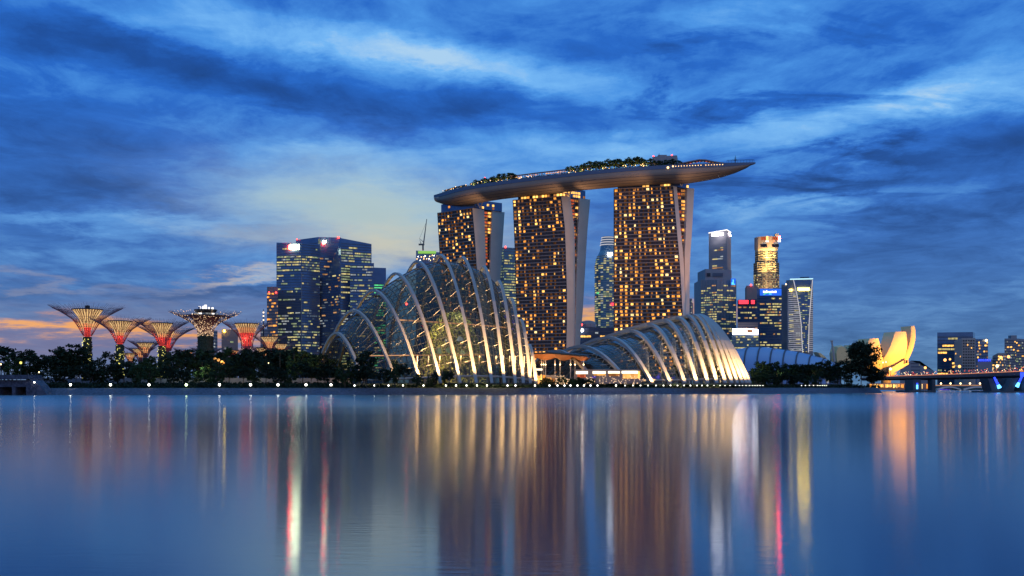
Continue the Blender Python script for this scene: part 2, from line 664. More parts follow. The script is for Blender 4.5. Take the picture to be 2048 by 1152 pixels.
WATER_ROUGH = 0.075
WATER_ANISO = 0.36
w = MB()
w.face([(-9000, -300, 0), (9000, -300, 0), (9000, 6000, 0), (-9000, 6000, 0)])
w.build('water', water_mat(), kind='structure')

# land: bank, promenade, gardens, one sheet back to the horizon
land = MB()
cols = []
pxs = [-3200, -1500, -900] + list(range(-300, 1751, 50)) + [1768]
rows = [(0, -1.0), (3, 0.25), (10, 2.95), (16, 3.15), (34, 3.3), (52, 5.2), (400, 5.6), (1500, 5.0), (40000, 5.0)]
for px in pxs:
    D = shore_d(px)
    x = X(px, D)
    cols.append([(x if dy < 300 or px < 1768 else x + 20, D + dy, z) for dy, z in rows])
land.use(M['soil'])
rr = [land.ring(c) for c in cols]
for a, b in zip(rr, rr[1:]):
    for i in range(len(rows) - 1):
        land.use(M['stone'] if i < 2 else M['soil'])
        land.poly((a[i], b[i], b[i + 1], a[i + 1]))
last = cols[-1]
dn = land.ring([(p[0] + 1, p[1], -1.0) for p in last])
land.use(M['stone'])
for i in range(len(rows) - 1):
    land.poly((rr[-1][i], dn[i], dn[i + 1], rr[-1][i + 1]))
land.build('ground', None, kind='structure')
fl = MB()
fl.prism([(236, 1050, -1), (20000, 1050, -1), (20000, 40000, -1), (236, 40000, -1)],
         [(236, 1056, 2.6), (20000, 1056, 2.6), (20000, 40000, 2.6), (236, 40000, 2.6)])
fl.build('far_shore_ground', M['soil'], kind='structure')
# paved strip that shows pale between the trunks
pv = MB()
for a, b in zip(range(60, 700, 20), range(80, 720, 20)):
    da, db = shore_d(a) + 60, shore_d(b) + 60
    pv.prism([(X(a, da), da, 5.0), (X(b, db), db, 5.0), (X(b, db), db + 4, 5.0), (X(a, da), da + 4, 5.0)],
             [(X(a, da), da, 8.0), (X(b, db), db, 8.0), (X(b, db), db + 4, 8.0), (X(a, da), da + 4, 8.0)])
tag(pv.build('garden_wall', M['pavement'], org=(X(380, 527), 527, 5.0)), 'long low pale garden wall glimpsed between dark tree trunks', 'wall')

#PART2
# ------------------------------------------------------------------ hotel towers under the long roof deck
rnd = random.Random(7)


def hotel(tabs, Ds, zt, cols_n, lit, red_p, label, seed):
    """tabs: A, B, E1, E2, C pixel columns by height; Ds their distances."""
    rd = random.Random(seed)
    names = ['A', 'B', 'E1', 'E2', 'C']

    def at(k, z):
        return Vector((X(interp(tabs[k], z), Ds[k]), Ds[k], z))
    base = at('B', 3.0); base.z = 4.5
    root = thing('hotel_tower', label, 'hotel tower', base)
    zs = [4.5, 20, 40, 60, 80, 100, 115, 130, 145, 160, 175, zt]
    # glass body behind the facade (closed)
    body = MB()
    prev = None
    for z in zs:
        A, B, E1, E2, C = [at(k, z) for k in names]
        inn = Vector((-0.4, 3.0, 0))
        back = Vector((22, 30, 0))
        ring = body.ring([A, B, E1 + inn, E2 + inn, C + Vector((-1, 2, 0)), C + Vector((-12, 26, 0)), A + Vector((6, 34, 0))])
        if prev:
            body.bridge(prev, ring)
        prev = ring
    body.poly(prev)
    body.build('glass_body', M['tower_glass'], root)
    # two concrete blades on the end
    for k0, k1, th in (('B', 'E1', 5.0), ('E2', 'C', 6.0)):
        mb = MB()
        prev = None
        for z in zs:
            p0, p1 = at(k0, z), at(k1, z)
            d = (p1 - p0); d.z = 0
            nn = Vector((d.y, -d.x, 0))
            if nn.length < 1e-4:
                nn = Vector((0, -1, 0))
            nn.normalize()
            ring = mb.ring([p0 + nn * .35, p1 + nn * .35, p1 - nn * th, p0 - nn * th + d * .02])
            if prev:
                mb.bridge(prev, ring)
            else:
                first = ring
            prev = ring
        mb.poly(prev)
        mb.build('end_wall', M['end_wall'], root)
    # floor ledges across the facade
    led = MB()
    pitch = 3.35
    nfl = int((zt - 8) / pitch)
    wq = []
    colp = [0.35 + 0.65 * rd.random() for _ in range(cols_n)]
    for i in range(nfl + 1):
        z = zt - i * pitch
        A, B = at('A', z), at('B', z)
        d = B - A
        d.z = 0
        n = Vector((d.y, -d.x, 0)).normalized()
        dn = d.normalized()
        led.prism([A - n * .2 + Vector((0, 0, -.75)), A + n * .75 + Vector((0, 0, -.75)), B + n * .75 + Vector((0, 0, -.75)), B - n * .2 + Vector((0, 0, -.75))],
                  [A - n * .2, A + n * .75, B + n * .75, B - n * .2])
        if i == nfl:
            break
        z0, z1 = z - pitch + .35, z - 1.0
        f = i / nfl
        for c in range(cols_n):
            pl = lit(f, c / cols_n)
            faint = rd.random() > pl * colp[c] * 1.35
            if faint and rd.random() > .55:
                continue
            A0, B0 = at('A', z0), at('B', z0)
            A1, B1 = at('A', z1), at('B', z1)
            w0 = .12 + .14 * rd.random()
            w1 = w0 + rd.choice([.2, .34, .42, .5, .58])
            u0, u1 = (c + w0) / cols_n, (c + w1) / cols_n
            m = rd.choices([E['amber'], E['gold'], E['pale'], E['dim']], [5, 3.2, 1.0, 5])[0]
            if faint:
                m = E['faint']
            wq.append(([lerp(A0, B0, u0), lerp(A0, B0, u1), lerp(A1, B1, u1), lerp(A1, B1, u0)], n, m))
    led.build('floor_ledge', M['ledge'], root)
    windows(root, wq, 'window', 100, .3)
    # mullions that divide the bays
    mul = MB()
    for c in range(cols_n + 1):
        u = c / cols_n
        n = Vector((-0.4, -1, 0)).normalized()
        pts = [lerp(at('A', z), at('B', z), u) + n * .45 for z in zs]
        mul.tube(pts, .22, 4)
    mul.build('mullion', M['steel_dark'], root)
    # glazed slot between the blades, floors glowing red
    sq = []
    fl = MB()
    for i in range(nfl):
        z = zt - 1 - i * pitch
        a, b = at('E1', z), at('E2', z)
        if (b - a).length < 2.2:
            break
        inn = Vector((-.4, 3.0, 0))
        a, b = a + inn, b + inn
        n = Vector((.5, -.86, 0))
        fl.prism([a + n * .2 + Vector((0, 0, -.5)), b + n * .2 + Vector((0, 0, -.5)), b + n * 1.4 + Vector((0, 0, -.5)), a + n * 1.4 + Vector((0, 0, -.5))],
                 [a + n * .2, b + n * .2, b + n * 1.4, a + n * 1.4])
        for (u0, u1, mats, wts) in ((.05, .45, ['red_room', 'dim', None], red_p), (.52, .95, ['gold', 'amber', 'dim', None], (4 if i < 9 else .3, 2, 2, 2 + i * .7))):
            k = rd.choices(mats, wts)[0]
            if k:
                up = Vector((0, 0, -2.6))
                dn_ = Vector((0, 0, -.6))
                sq.append(([lerp(a, b, u0) + up, lerp(a, b, u1) + up, lerp(a, b, u1) + dn_, lerp(a, b, u0) + dn_], n, E[k]))
    fl.build('slot_floor', M['ledge'], root)
    windows(root, sq, 'slot_window', 60, .3)
    return root, at


hotels = []
TZ = 190
hotels.append(hotel(dict(
    A=[(190, 875), (143, 880), (60, 889), (4, 893)], B=[(190, 944), (160, 949), (130, 953), (100, 957), (4, 963)],
    E1=[(190, 968), (127, 971.5), (90, 974), (4, 975)], E2=[(190, 984), (127, 980), (90, 975.5), (4, 975.5)],
    C=[(190, 1009), (140, 1003), (115, 1000), (70, 995), (4, 991)]),
    dict(A=1116, B=1085, E1=1096, E2=1102, C=1112), 188, 11,
    lambda f, u: .42 if .03 < f < .25 else .24, (5, 2, 1),
    'leftmost of three dark hotel towers, standing behind the tall arched glass dome', 11))
hotels.append(hotel(dict(
    A=[(190, 1026), (150, 1029.5), (100, 1032), (50, 1036), (4, 1040)], B=[(190, 1122), (157, 1130), (88, 1134), (50, 1133), (4, 1130)],
    E1=[(190, 1140), (157, 1149), (88, 1150.5), (4, 1146)], E2=[(190, 1159), (157, 1156), (95, 1151.5), (80, 1151), (4, 1146.5)],
    C=[(190, 1180), (157, 1174), (78, 1165), (50, 1160), (4, 1155)]),
    dict(A=1050, B=1028, E1=1034, E2=1040, C=1048), 190, 12,
    lambda f, u: .48 if f < .2 else .36, (5, 3, 2),
    'middle of three dark hotel towers, between the two glass domes', 23))
hotels.append(hotel(dict(
    A=[(190, 1228), (4, 1228)], B=[(190, 1346), (150, 1353), (121, 1359), (80, 1364), (40, 1369), (4, 1372)],
    E1=[(190, 1353), (150, 1361), (121, 1367), (80, 1370), (4, 1374)], E2=[(190, 1374), (150, 1371.5), (125, 1368.5), (80, 1370.5), (4, 1374.5)],
    C=[(190, 1388), (150, 1383.5), (121, 1379), (80, 1378.5), (4, 1379)]),
    dict(A=990, B=976, E1=981, E2=985, C=990), 190, 13,
    lambda f, u: .50, (3, 2, 5),
    'rightmost of three hotel towers, nearest and most brightly lit, rising behind the low ribbed dome', 5))

# glazed crowns between the tower tops and the deck
CROWN = [(880, 1004, 1114, 1106, 1092, 188, 197, 0), (1034, 1171, 1050, 1045, 1032, 190, 198.5, 1), (1234, 1378, 990, 988, 978, 190, 197.5, 2)]
for (root, at), (x0, x1, D0, D1, Df, z0, z1, kind) in zip(hotels, CROWN):
    mb = MB()
    a, c = Vector((X(x0, D0), D0, z0)), Vector((X(x1, D1), D1 + 2, z0))
    b = at('B', z0) + Vector((1.5, 2.5, 0))
    bk1, bk2 = c + Vector((-10, 22, 0)), a + Vector((8, 26, 0))
    pl = [a + Vector((1, 3, 0)), b, c, bk1, bk2]
    up = Vector((0, 0, z1 - z0))
    mb.prism(pl, [p + up for p in pl])
    mb.build('glazed_crown', M['office_glass'], root)
    cq = []
    rd = random.Random(90 + int(x0))
    for (p, q_) in ((pl[0], pl[1]), (pl[1], pl[2])):
        d = q_ - p
        n = Vector((d.y, -d.x, 0)).normalized()
        k = max(3, int(d.length / 3.2))
        for i in range(k):
            for lv in (0, 1):
                pr = (.12, .72, .20)[kind]
                if rd.random() < pr:
                    s0, s1 = p + d * ((i + .12) / k), p + d * ((i + .88) / k)
                    za, zb = Vector((0, 0, .8 + lv * 3.2)), Vector((0, 0, 3.0 + lv * 3.2))
                    cq.append(([s0 + za, s1 + za, s1 + zb, s0 + zb], n, rd.choice([E['gold'], E['amber'], E['dim'], E['gold']])))
    windows(root, cq, 'crown_window', 40, .2)
    st = MB()
    for i in range(3):
        p = pl[1] + Vector((4 + 2.5 * i, -1 + 3.0 * i, 0))
    v0 = at('B', z0) + Vector((8, 1.0, 0))
    st.tube([v0, v0 + Vector((-5, 1, z1 - z0 + 3))], .55, 6)
    st.tube([v0 + Vector((.2, 0, 0)), v0 + Vector((5, 4, z1 - z0 + 3))], .55, 6)
    st.build('roof_strut', M['end_wall'], root)

# ------------------------------------------------------------------ the long boat-shaped roof deck
ZD = 204.0
EDGE = [(868, 392), (880, 388.5), (905, 381), (934, 374.5), (970, 368.5), (1014, 362.5), (1070, 355.5), (1131, 348.5), (1180, 343.5),
        (1230, 339), (1284, 335), (1334, 332), (1390, 329.8), (1430, 328.4), (1470, 327.3), (1495, 326.8), (1511, 326.6)]
HW = [(868, 6), (874, 11), (885, 15), (910, 18), (1380, 19), (1420, 17), (1450, 14), (1475, 10), (1495, 5.5), (1511, .8)]
HH = [(868, 6), (880, 10), (900, 11.5), (1378, 11.6), (1409, 10.2), (1440, 8.4), (1472, 6.2), (1495, 3.8), (1511, .8)]


def deck_edge(px):
    py = interp(EDGE, px)
    D = (ZD - CZ) * F / (HOR - py)
    return Vector((X(px, D), D, ZD))


def deck_frame(px):
    p = deck_edge(px)
    t = deck_edge(px + 25) - deck_edge(px - 25)
    t.normalize()
    n = Vector((-t.y, t.x, 0))
    if n.y < 0:
        n = -n
    return p, t, n


deck_root = thing('roof_deck', 'long boat shaped roof deck bridging the tops of three hotel towers', 'roof deck', deck_frame(1190)[0] + Vector((0, 15, -12)))
hull, par, top = MB(), MB(), MB()
ph = pp = ptop = None
samples = [868 + i * 6 for i in range(2)] + [885 + i * 12 for i in range(49)] + [1475, 1485, 1495, 1504, 1511]
samples = sorted(set(x for x in samples if x <= 1511))
NS = 18
for px in samples:
    e, t, n = deck_frame(px)
    wv, hv = interp(HW, px), interp(HH, px)
    c = e + n * wv
    ring = []
    for k in range(NS + 1):
        th = math.pi * k / NS
        ring.append(c - n * (wv * math.cos(th)) + Vector((0, 0, -2.6 * min(1, hv / 8) - (hv - 2.0) * max(0.0, math.sin(th)) ** .75)))
    r_ = hull.ring(ring)
    if ph:
        hull.bridge(ph, r_, closed=False)
    ph = r_
    if px in (samples[0], samples[-1]):
        hull.poly(r_)
    fh = 2.6 * min(1, hv / 8)
    q1 = par.ring([e - n * .35 + Vector((0, 0, -fh)), e - n * .35 + Vector((0, 0, .9)), e + n * .3 + Vector((0, 0, .9)), e + n * .3 + Vector((0, 0, -.02)),
                   e + n * (2 * wv - .3) + Vector((0, 0, -.02)), e + n * (2 * wv - .3) + Vector((0, 0, .9)), e + n * (2 * wv + .35) + Vector((0, 0, .9)), e + n * (2 * wv + .35) + Vector((0, 0, -fh))])
    if pp:
        par.bridge(pp, q1, closed=False)
    pp = q1
hull.build('hull', M['hull'], deck_root, smooth=True)
par.build('parapet', M['parapet'], deck_root)
# seams along the hull
for k in (0,):
    sm = MB()
    for off in (0.28, 0.5, 0.72):
        pts = []
        for px in range(900, 1450, 15):
            e, t, n = deck_frame(px)
            wv, hv = interp(HW, px), interp(HH, px)
            th = math.pi * off * .5
            pts.append(e + n * (wv - wv * math.cos(th)) + Vector((0, 0, -2.6 - (hv - 2.0) * math.sin(th) ** .75 - .05)))
        sm.tube(pts, .18, 4)
    sm.build('hull_seam', M['spandrel'], deck_root)
# rail at the prow
rail = MB()
pts = []
for px in range(1454, 1510, 3):
    e, t, n = deck_frame(px)
    b = e + n * .2 + Vector((0, 0, .9))
    rail.tube([b, b + Vector((0, 0, 2.4))], .14, 4)
    pts.append(b + Vector((0, 0, 2.4)))
rail.tube(pts, .16, 4)
rail.build('prow_railing', M['steel_dark'], deck_root)
# little lamps set in the parapet near the prow
for i in range(18):
    px = 1346 + i * 5.6 + (4 if i > 10 else 0)
    e, t, n = deck_frame(px)
    mb = MB()
    mb.ball(e - n * .5 + Vector((0, 0, -.6)), .34 if i else .7, 6, 4)
    mb.build('parapet_lamp', E['lamp_amber'], deck_root)
e, t, n = deck_frame(1336)
mb = MB(); mb.ball(e - n * .6 + Vector((0, 0, -1.6)), 1.0, 8, 5)
mb.build('parapet_lamp', E['lamp_amber'], deck_root)


HULL_LIGHTS = []


def on_deck(px, back=4.0, up=0.0):
    e, t, n = deck_frame(px)
    return e + n * back + Vector((0, 0, up))


def deck_box(name, label, cat, px0, px1, z0, z1, b0, b1, m, group=None):
    a0, a1 = on_deck(px0, b0), on_deck(px1, b0)
    c1, c0 = on_deck(px1, b1), on_deck(px0, b1)
    root = thing(name, label, cat, (a0 + a1) / 2)
    mb = MB()
    mb.prism([p + Vector((0, 0, z0)) for p in (a0, a1, c1, c0)], [p + Vector((0, 0, z1)) for p in (a0, a1, c1, c0)])
    mb.build('wall', m, root)
    return root, (a0, a1, c1, c0)


# lift house with two red beacons
lh, (a0, a1, c1, c0) = deck_box('lift_house', 'grey box shaped lift house with red beacons on the roof deck', 'plant room', 1301, 1353, 0, 11.5, 10, 24, M['grey_wall'])
mb = MB(); mb.box((lerp(a0, a1, .45).x, a0.y + 6, ZD + 12.7), (8, 6, 2.4)); mb.build('roof_box', M['grey_wall'], lh)
mb = MB(); mb.tube([lerp(a0, a1, .3) + Vector((0, 4, 11.5)), lerp(a0, a1, .3) + Vector((0, 4, 15))], .2, 5); mb.build('roof_mast', M['black'], lh)
for u in (.05, .8):
    mb = MB(); p = lerp(a0, a1, u) + Vector((0, 1.0, 12.0)); mb.ball(p, .7, 8, 5); mb.build('beacon', E['red'], lh)
# restaurant pavilion with a low sloped roof near the prow
rp = thing('deck_restaurant', 'low dark pavilion with sloping roof near the prow of the roof deck', 'pavilion', on_deck(1400, 10))
mb = MB()
pf = [(1356, 3.5), (1378, 5.2), (1398, 6.6), (1412, 6.2), (1430, 4.2), (1456, 2.2)]
f0 = [on_deck(px, 7, z) for px, z in pf]
f1 = [on_deck(px, 17, z + .4) for px, z in pf]
b0 = [on_deck(px, 7, z - .9) for px, z in pf]
b1 = [on_deck(px, 17, z - .5) for px, z in pf]
A0, A1, B0, B1 = mb.ring(f0), mb.ring(f1), mb.ring(b0), mb.ring(b1)
mb.bridge(A0, A1, False); mb.bridge(B1, B0, False); mb.bridge(B0, A0, False); mb.bridge(A1, B1, False)
mb.build('roof', M['brown_wall'], rp)
mb = MB()
for px in range(1360, 1452, 8):
    z = interp(pf, px) - .9
    mb.prism([on_deck(px, 8), on_deck(px + .8, 8), on_deck(px + .8, 9), on_deck(px, 9)], [on_deck(px, 8, z), on_deck(px + .8, 8, z), on_deck(px + .8, 9, z), on_deck(px, 9, z)])
mb.build('post', M['steel_dark'], rp)
rd = random.Random(3)
for i in range(12):
    px = 1366 + i * 6.5
    z = interp(pf, px) - 1.9
    a, b = on_deck(px, 9.5, z), on_deck(px + 3.5, 9.5, z)
    mb = MB(); mb.prism([a, b, b + Vector((0, .4, 0)), a + Vector((0, .4, 0))], [a + Vector((0, 0, .6)), b + Vector((0, 0, .6)), b + Vector((0, .4, .6)), a + Vector((0, .4, .6))])
    mb.build('lit_panel', E[rd.choice(['red_room', 'dim', 'red_room', 'office_w'])], rp)
# mast with a crossbar at the prow
ms = MB()
p = on_deck(1472, 6)
ms.tube([p, p + Vector((0, 0, 8.6))], [.3, .18], 6)
ms.tube([p + Vector((-3.2, 0, 4.6)), p + Vector((3.2, 0, 4.6))], .22, 5)
ms.box((p.x, p.y, p.z + 4.6), (2.4, 1, .9))
ms.box((p.x, p.y, p.z + 6.3), (1.8, .5, .4))
tag(ms.build('mast', M['steel_dark'], org=p), 'thin mast with crossbar at the prow of the roof deck', 'mast')
# orange lit terrace bars
for (x0, x1, z, nm) in ((1016, 1130, 5.2, 'long orange lit terrace with slim posts at the middle of the roof deck'), (884, 930, 3.6, 'small warm lit terrace at the blunt end of the roof deck')):
    tr = thing('terrace', nm, 'terrace', on_deck((x0 + x1) / 2, 5))
    mb = MB()
    pts = [on_deck(px, 4, z) for px in range(x0, x1 + 1, 6)]
    mb.tube(pts, 0, flat=(3.4, .5))
    mb.build('roof', M['brown_wall'], tr)
    mb = MB()
    for px in range(x0, x1 + 1, 5):
        a = on_deck(px, 3.4)
        mb.tube([a, a + Vector((0, 0, z))], .18, 4)
    mb.build('post', M['steel_dark'], tr)
    rd = random.Random(x0)
    px = x0
    while px < x1 - 4:
        L = rd.uniform(2.5, 5)
        for zz in (1.3, z - 1.8):
            if rd.random() < .8:
                a, b = on_deck(px, 4.6, zz), on_deck(px + L, 4.6, zz)
                mb = MB(); hh = Vector((0, 0, rd.uniform(.5, 1.0))); o_ = Vector((0, .3, 0))
                mb.prism([a, b, b + o_, a + o_], [a + hh, b + hh, b + hh + o_, a + hh + o_])
                mb.build('lit_panel', E[rd.choice(['shop_o', 'dim', 'walk', 'amber'])], tr)
        px += L + rd.uniform(.3, 1.6)

# ------------------------------------------------------------------ plants: leaf clump crowns on limbed trunks
def crown_mesh(name, rx, ry, rz, n_clump, n_leaf, leaf, seed, m, flat=False, gap=.75):
    rd = random.Random(seed)
    mb = MB()
    mb.use(m)
    for c in range(n_clump):
        while True:
            p = Vector((rd.uniform(-1, 1), rd.uniform(-1, 1), rd.uniform(-1, 1)))
            if .25 < p.length < 1:
                break
        cr = rd.uniform(.16, .36) * gap
        ctr = Vector((p.x * rx, p.y * ry, p.z * rz))
        for k in range(n_leaf):
            d = Vector((rd.gauss(0, 1), rd.gauss(0, 1), rd.gauss(0, .7))) * .5
            q = ctr + Vector((d.x * cr * rx * 1.3, d.y * cr * ry * 1.3, d.z * cr * rz * 1.5))
            s = leaf * rd.uniform(.5, 1.25)
            a = Vector((rd.uniform(-1, 1), rd.uniform(-1, 1), rd.uniform(-.7, .7))).normalized() * s
            b = a.cross(Vector((rd.uniform(-1, 1), rd.uniform(-1, 1), rd.uniform(-1, 1)))).normalized() * s * .55
            mb.face([q - a, q + b, q + a, q - b])
    return mb


def limb_mesh(h, cr, rx, rz, seed, n=6, r0=.28):
    rd = random.Random(seed)
    mb = MB()
    lean = Vector((rd.uniform(-.4, .4), rd.uniform(-.4, .4), 0))
    top = Vector((0, 0, h)) + lean
    mb.tube([(0, 0, 0), Vector((0, 0, h * .5)) + lean * .3, top], [r0, r0 * .75, r0 * .55], 6)
    for i in range(n):
        a = 2 * math.pi * i / n + rd.uniform(-.4, .4)
        s = top - Vector((0, 0, h * .3 * rd.random()))
        e = s + Vector((math.cos(a) * rx * .7, math.sin(a) * rx * .7, rz * rd.uniform(.5, 1.3)))
        mid = lerp(s, e, .5) + Vector((0, 0, rz * .15))
        mb.tube([s, mid, e], [r0 * .45, r0 * .3, r0 * .12], 5)
    return mb


def make_tree(kind, label, cat, loc, h, rx, rz, n_clump, n_leaf, leaf, seed, m, trunk_f=.4, group=None):
    root = thing(kind, label, cat, loc, group)
    L = Vector(loc)
    th = h * trunk_f
    t = limb_mesh(th, 0, rx, rz, seed)
    t.v = [v + L for v in t.v]
    t.build('trunk', M['bark'], root)
    c = crown_mesh('crown', rx, rx * .9, rz, n_clump, n_leaf, leaf, seed + 1, m)
    c.v = [v + L + Vector((0, 0, h - rz)) for v in c.v]
    c.build('crown', m, root)
    return root


def make_palm(label, loc, h, seed, m, group=None, frond=3.4):
    root = thing('palm_tree', label, 'palm tree', loc, group)
    L = Vector(loc)
    rd = random.Random(seed)
    t = MB()
    bend = Vector((rd.uniform(-.8, .8), 0, 0))
    t.tube([L, L + Vector((0, 0, h * .5)) + bend * .3, L + Vector((0, 0, h)) + bend], [.26, .2, .16], 6)
    t.build('trunk', M['bark'], root)
    c = MB()
    for i in range(15):
        a = 2 * math.pi * i / 15 + rd.uniform(-.2, .2)
        up = rd.uniform(-.1, .9)
        o_ = L + Vector((0, 0, h)) + bend
        prev = None
        for k in range(7):
            s = k / 6
            p = o_ + Vector((math.cos(a) * frond * s, math.sin(a) * frond * s, frond * (up * s - .85 * s * s)))
            side = Vector((-math.sin(a), math.cos(a), 0)) * .45 * (1 - s * .8)
            if prev is not None:
                for sg in (-1, 1):
                    c.face([prev, lerp(prev, p, .6), p + side * sg + Vector((0, 0, -.35)), prev + side * sg * .8 + Vector((0, 0, -.3))])
            prev = p
    c.build('crown', m, root)
    return root


# planting on the roof deck
for px_ in (945, 968, 990, 1012, 1140, 1160, 1182, 1204, 1226, 1248, 1270, 1292):
    d_ = bpy.data.lights.new('garden_light', 'POINT')
    d_.energy = 2600
    d_.color = (1, .58, .22)
    d_.shadow_soft_size = .4
    o_ = bpy.data.objects.new('garden_light', d_)
    o_.visible_glossy = False
    COL.objects.link(o_)
    o_.parent = deck_root
    o_.location = on_deck(px_, 2.2, 2.4) - ORG[deck_root.name]
deck_proto = [make_tree('deck_tree', 'x', 'tree', (0, 0, 0), 6.5, 3.6, 2.2, 30, 16, .55, 300 + i, M['leaf_b'], .45) for i in range(3)]
rd = random.Random(41)
spots = [(936, 4.2), (944, 5.4), (952, 5.0), (960, 6.0), (968, 5.2), (977, 6.6), (986, 6.0), (996, 7.0), (1006, 7.4), (1015, 6.6), (1023, 5.4),
         (1136, 6.2), (1145, 6.6), (1155, 5.2), (1164, 7.0), (1174, 7.8), (1185, 8.0), (1195, 7.4), (1205, 6.0), (1214, 8.2), (1224, 8.4), (1234, 7.6), (1244, 6.4), (1256, 9.0), (1266, 7.4), (1276, 8.4),
         (1287, 6.2), (1298, 6.6), (1315, 5.2), (1330, 5.0), (1344, 5.2), (1358, 4.8)]
for i, (px, h) in enumerate(spots):
    p = on_deck(px, 5 + rd.uniform(0, 5))
    left = px < 1030
    lab = ('small round tree on the roof deck above the leftmost tower' if left else 'small round tree in the long clump on the roof deck by the lift house')
    gp = 'roof deck trees at the blunt end' if left else 'roof deck trees by the lift house'
    s = h / 6.5 * 1.35
    o = deck_proto[i % 3] if i < 3 else dup(deck_proto[i % 3], (0, 0, 0))
    o.location = p
    o.scale = (s, s, s)
    o.rotation_euler = (0, 0, rd.uniform(0, 6))
    o['label'] = lab
    o['group'] = gp
hedge = MB()
for px in range(878, 1455, 2):
    for k in range(7):
        p = on_deck(px + rd.uniform(-1, 1), rd.uniform(.6, 3.2), rd.uniform(.7, 2.4) * (1 if px < 1345 else .5))
        a = Vector((rd.uniform(-1, 1), rd.uniform(-1, 1), rd.uniform(-1, 1))).normalized() * .5
        b = a.cross(Vector((rd.uniform(-1, 1), 1, rd.uniform(-1, 1)))).normalized() * .35
        hedge.face([p - a, p + b, p + a, p - b])
hedge.build('deck_hedge_leaves', M['leaf_b'], kind='stuff', org=on_deck(1150, 2))
for i in range(46):
    px = rd.choice([rd.uniform(932, 1024), rd.uniform(1134, 1300), rd.uniform(1134, 1300), rd.uniform(880, 932), rd.uniform(1020, 1134)])
    p = on_deck(px, rd.uniform(.7, 2.0), rd.uniform(1.4, 3.6))
    root = thing('deck_lamp', 'small warm garden lamp among the plants along the roof deck', 'lamp', on_deck(px, 1.2), 'garden lamps on the roof deck')
    mb = MB(); mb.tube([(p.x, p.y, ZD), p], .07, 4); mb.build('post', M['black'], root)
    mb = MB(); mb.ball(p, rd.uniform(.2, .42), 6, 4); mb.build('bulb', E['lamp_amber'], root)
e = on_deck(959, 8); mb = MB(); mb.tube([e, e + Vector((0, 0, 8.5))], .12, 5)
rb = thing('beacon_mast', 'slim mast with red beacon among trees at the blunt deck end', 'beacon', e)
mb.build('post', M['black'], rb)
mb = MB(); mb.ball(e + Vector((0, 0, 8.6)), .6, 6, 4); mb.build('beacon', E['red'], rb)

# ------------------------------------------------------------------ arched glass domes
def spot(name, loc, target, energy, size, col, parent=None, blend=.6, radius=.3):
    d = bpy.data.lights.new(name, 'SPOT')
    d.energy = energy
    d.spot_size = R(size)
    d.spot_blend = blend
    d.color = col
    d.shadow_soft_size = radius
    o = bpy.data.objects.new(name, d)
    o.visible_glossy = False
    COL.objects.link(o)
    loc, target = Vector(loc), Vector(target)
    o.rotation_euler = (target - loc).to_track_quat('-Z', 'Y').to_euler()
    if parent:
        o.parent = parent
        o.location = loc - ORG.get(parent.name, Vector())
    else:
        o.location = loc
    return o


def point(name, loc, energy, col, radius=1.0, parent=None):
    d = bpy.data.lights.new(name, 'POINT')
    d.energy = energy
    d.color = col
    d.shadow_soft_size = radius
    o = bpy.data.objects.new(name, d)
    o.visible_glossy = False
    COL.objects.link(o)
    if parent:
        o.parent = parent
        o.location = Vector(loc) - ORG.get(parent.name, Vector())
    else:
        o.location = loc
    return o


class Arches:
    """A family of arches: near foot, apex, far foot given per rib; p_near/p_far the curve of each side."""
    def __init__(s, near, apex, far, pn, pf, ground):
        s.near, s.apex, s.far, s.pn, s.pf, s.g = near, apex, far, pn, pf, ground

    def pick(s, arr, i):
        i = max(0.0, min(len(arr) - 1.0, i))
        k = min(int(i), len(arr) - 2)
        t = i - k
        p0 = arr[max(k - 1, 0)]; p1 = arr[k]; p2 = arr[k + 1]; p3 = arr[min(k + 2, len(arr) - 1)]
        return .5 * ((2 * p1) + (p2 - p0) * t + (2 * p0 - 5 * p1 + 4 * p2 - p3) * t * t + (3 * p1 - p0 - 3 * p2 + p3) * t ** 3)

    def pt(s, i, u, inset=0.0):
        """u: 0 near foot, .5 apex, 1 far foot."""
        n, a, f = s.pick(s.near, i), s.pick(s.apex, i), s.pick(s.far, i)
        H = a.z - s.g
        if u <= .5:
            x = 1 - u * 2
            # foot-to-apex: even steps along the height as well as the plan
            base = Vector((lerp(a.x, n.x, x), lerp(a.y, n.y, x), 0))
            z = s.g + H * (1 - x ** s.pn)
        else:
            x = (u - .5) * 2
            base = Vector((lerp(a.x, f.x, x), lerp(a.y, f.y, x), 0))
            z = s.g + H * (1 - x ** s.pf)
        p = Vector((base.x, base.y, z))
        if inset:
            c = Vector((a.x, a.y, s.g))
            d = p - c
            L = d.length
            p = c + d * max(.05, (L - inset) / max(L, .01))
            p.z = max(p.z, s.g)
        return p


US = [0, .02, .05, .09, .14, .19, .24, .29, .34, .38, .42, .455, .48, .5, .52, .545, .58, .62, .66, .71, .76, .81, .86, .91, .95, .98, 1.0]


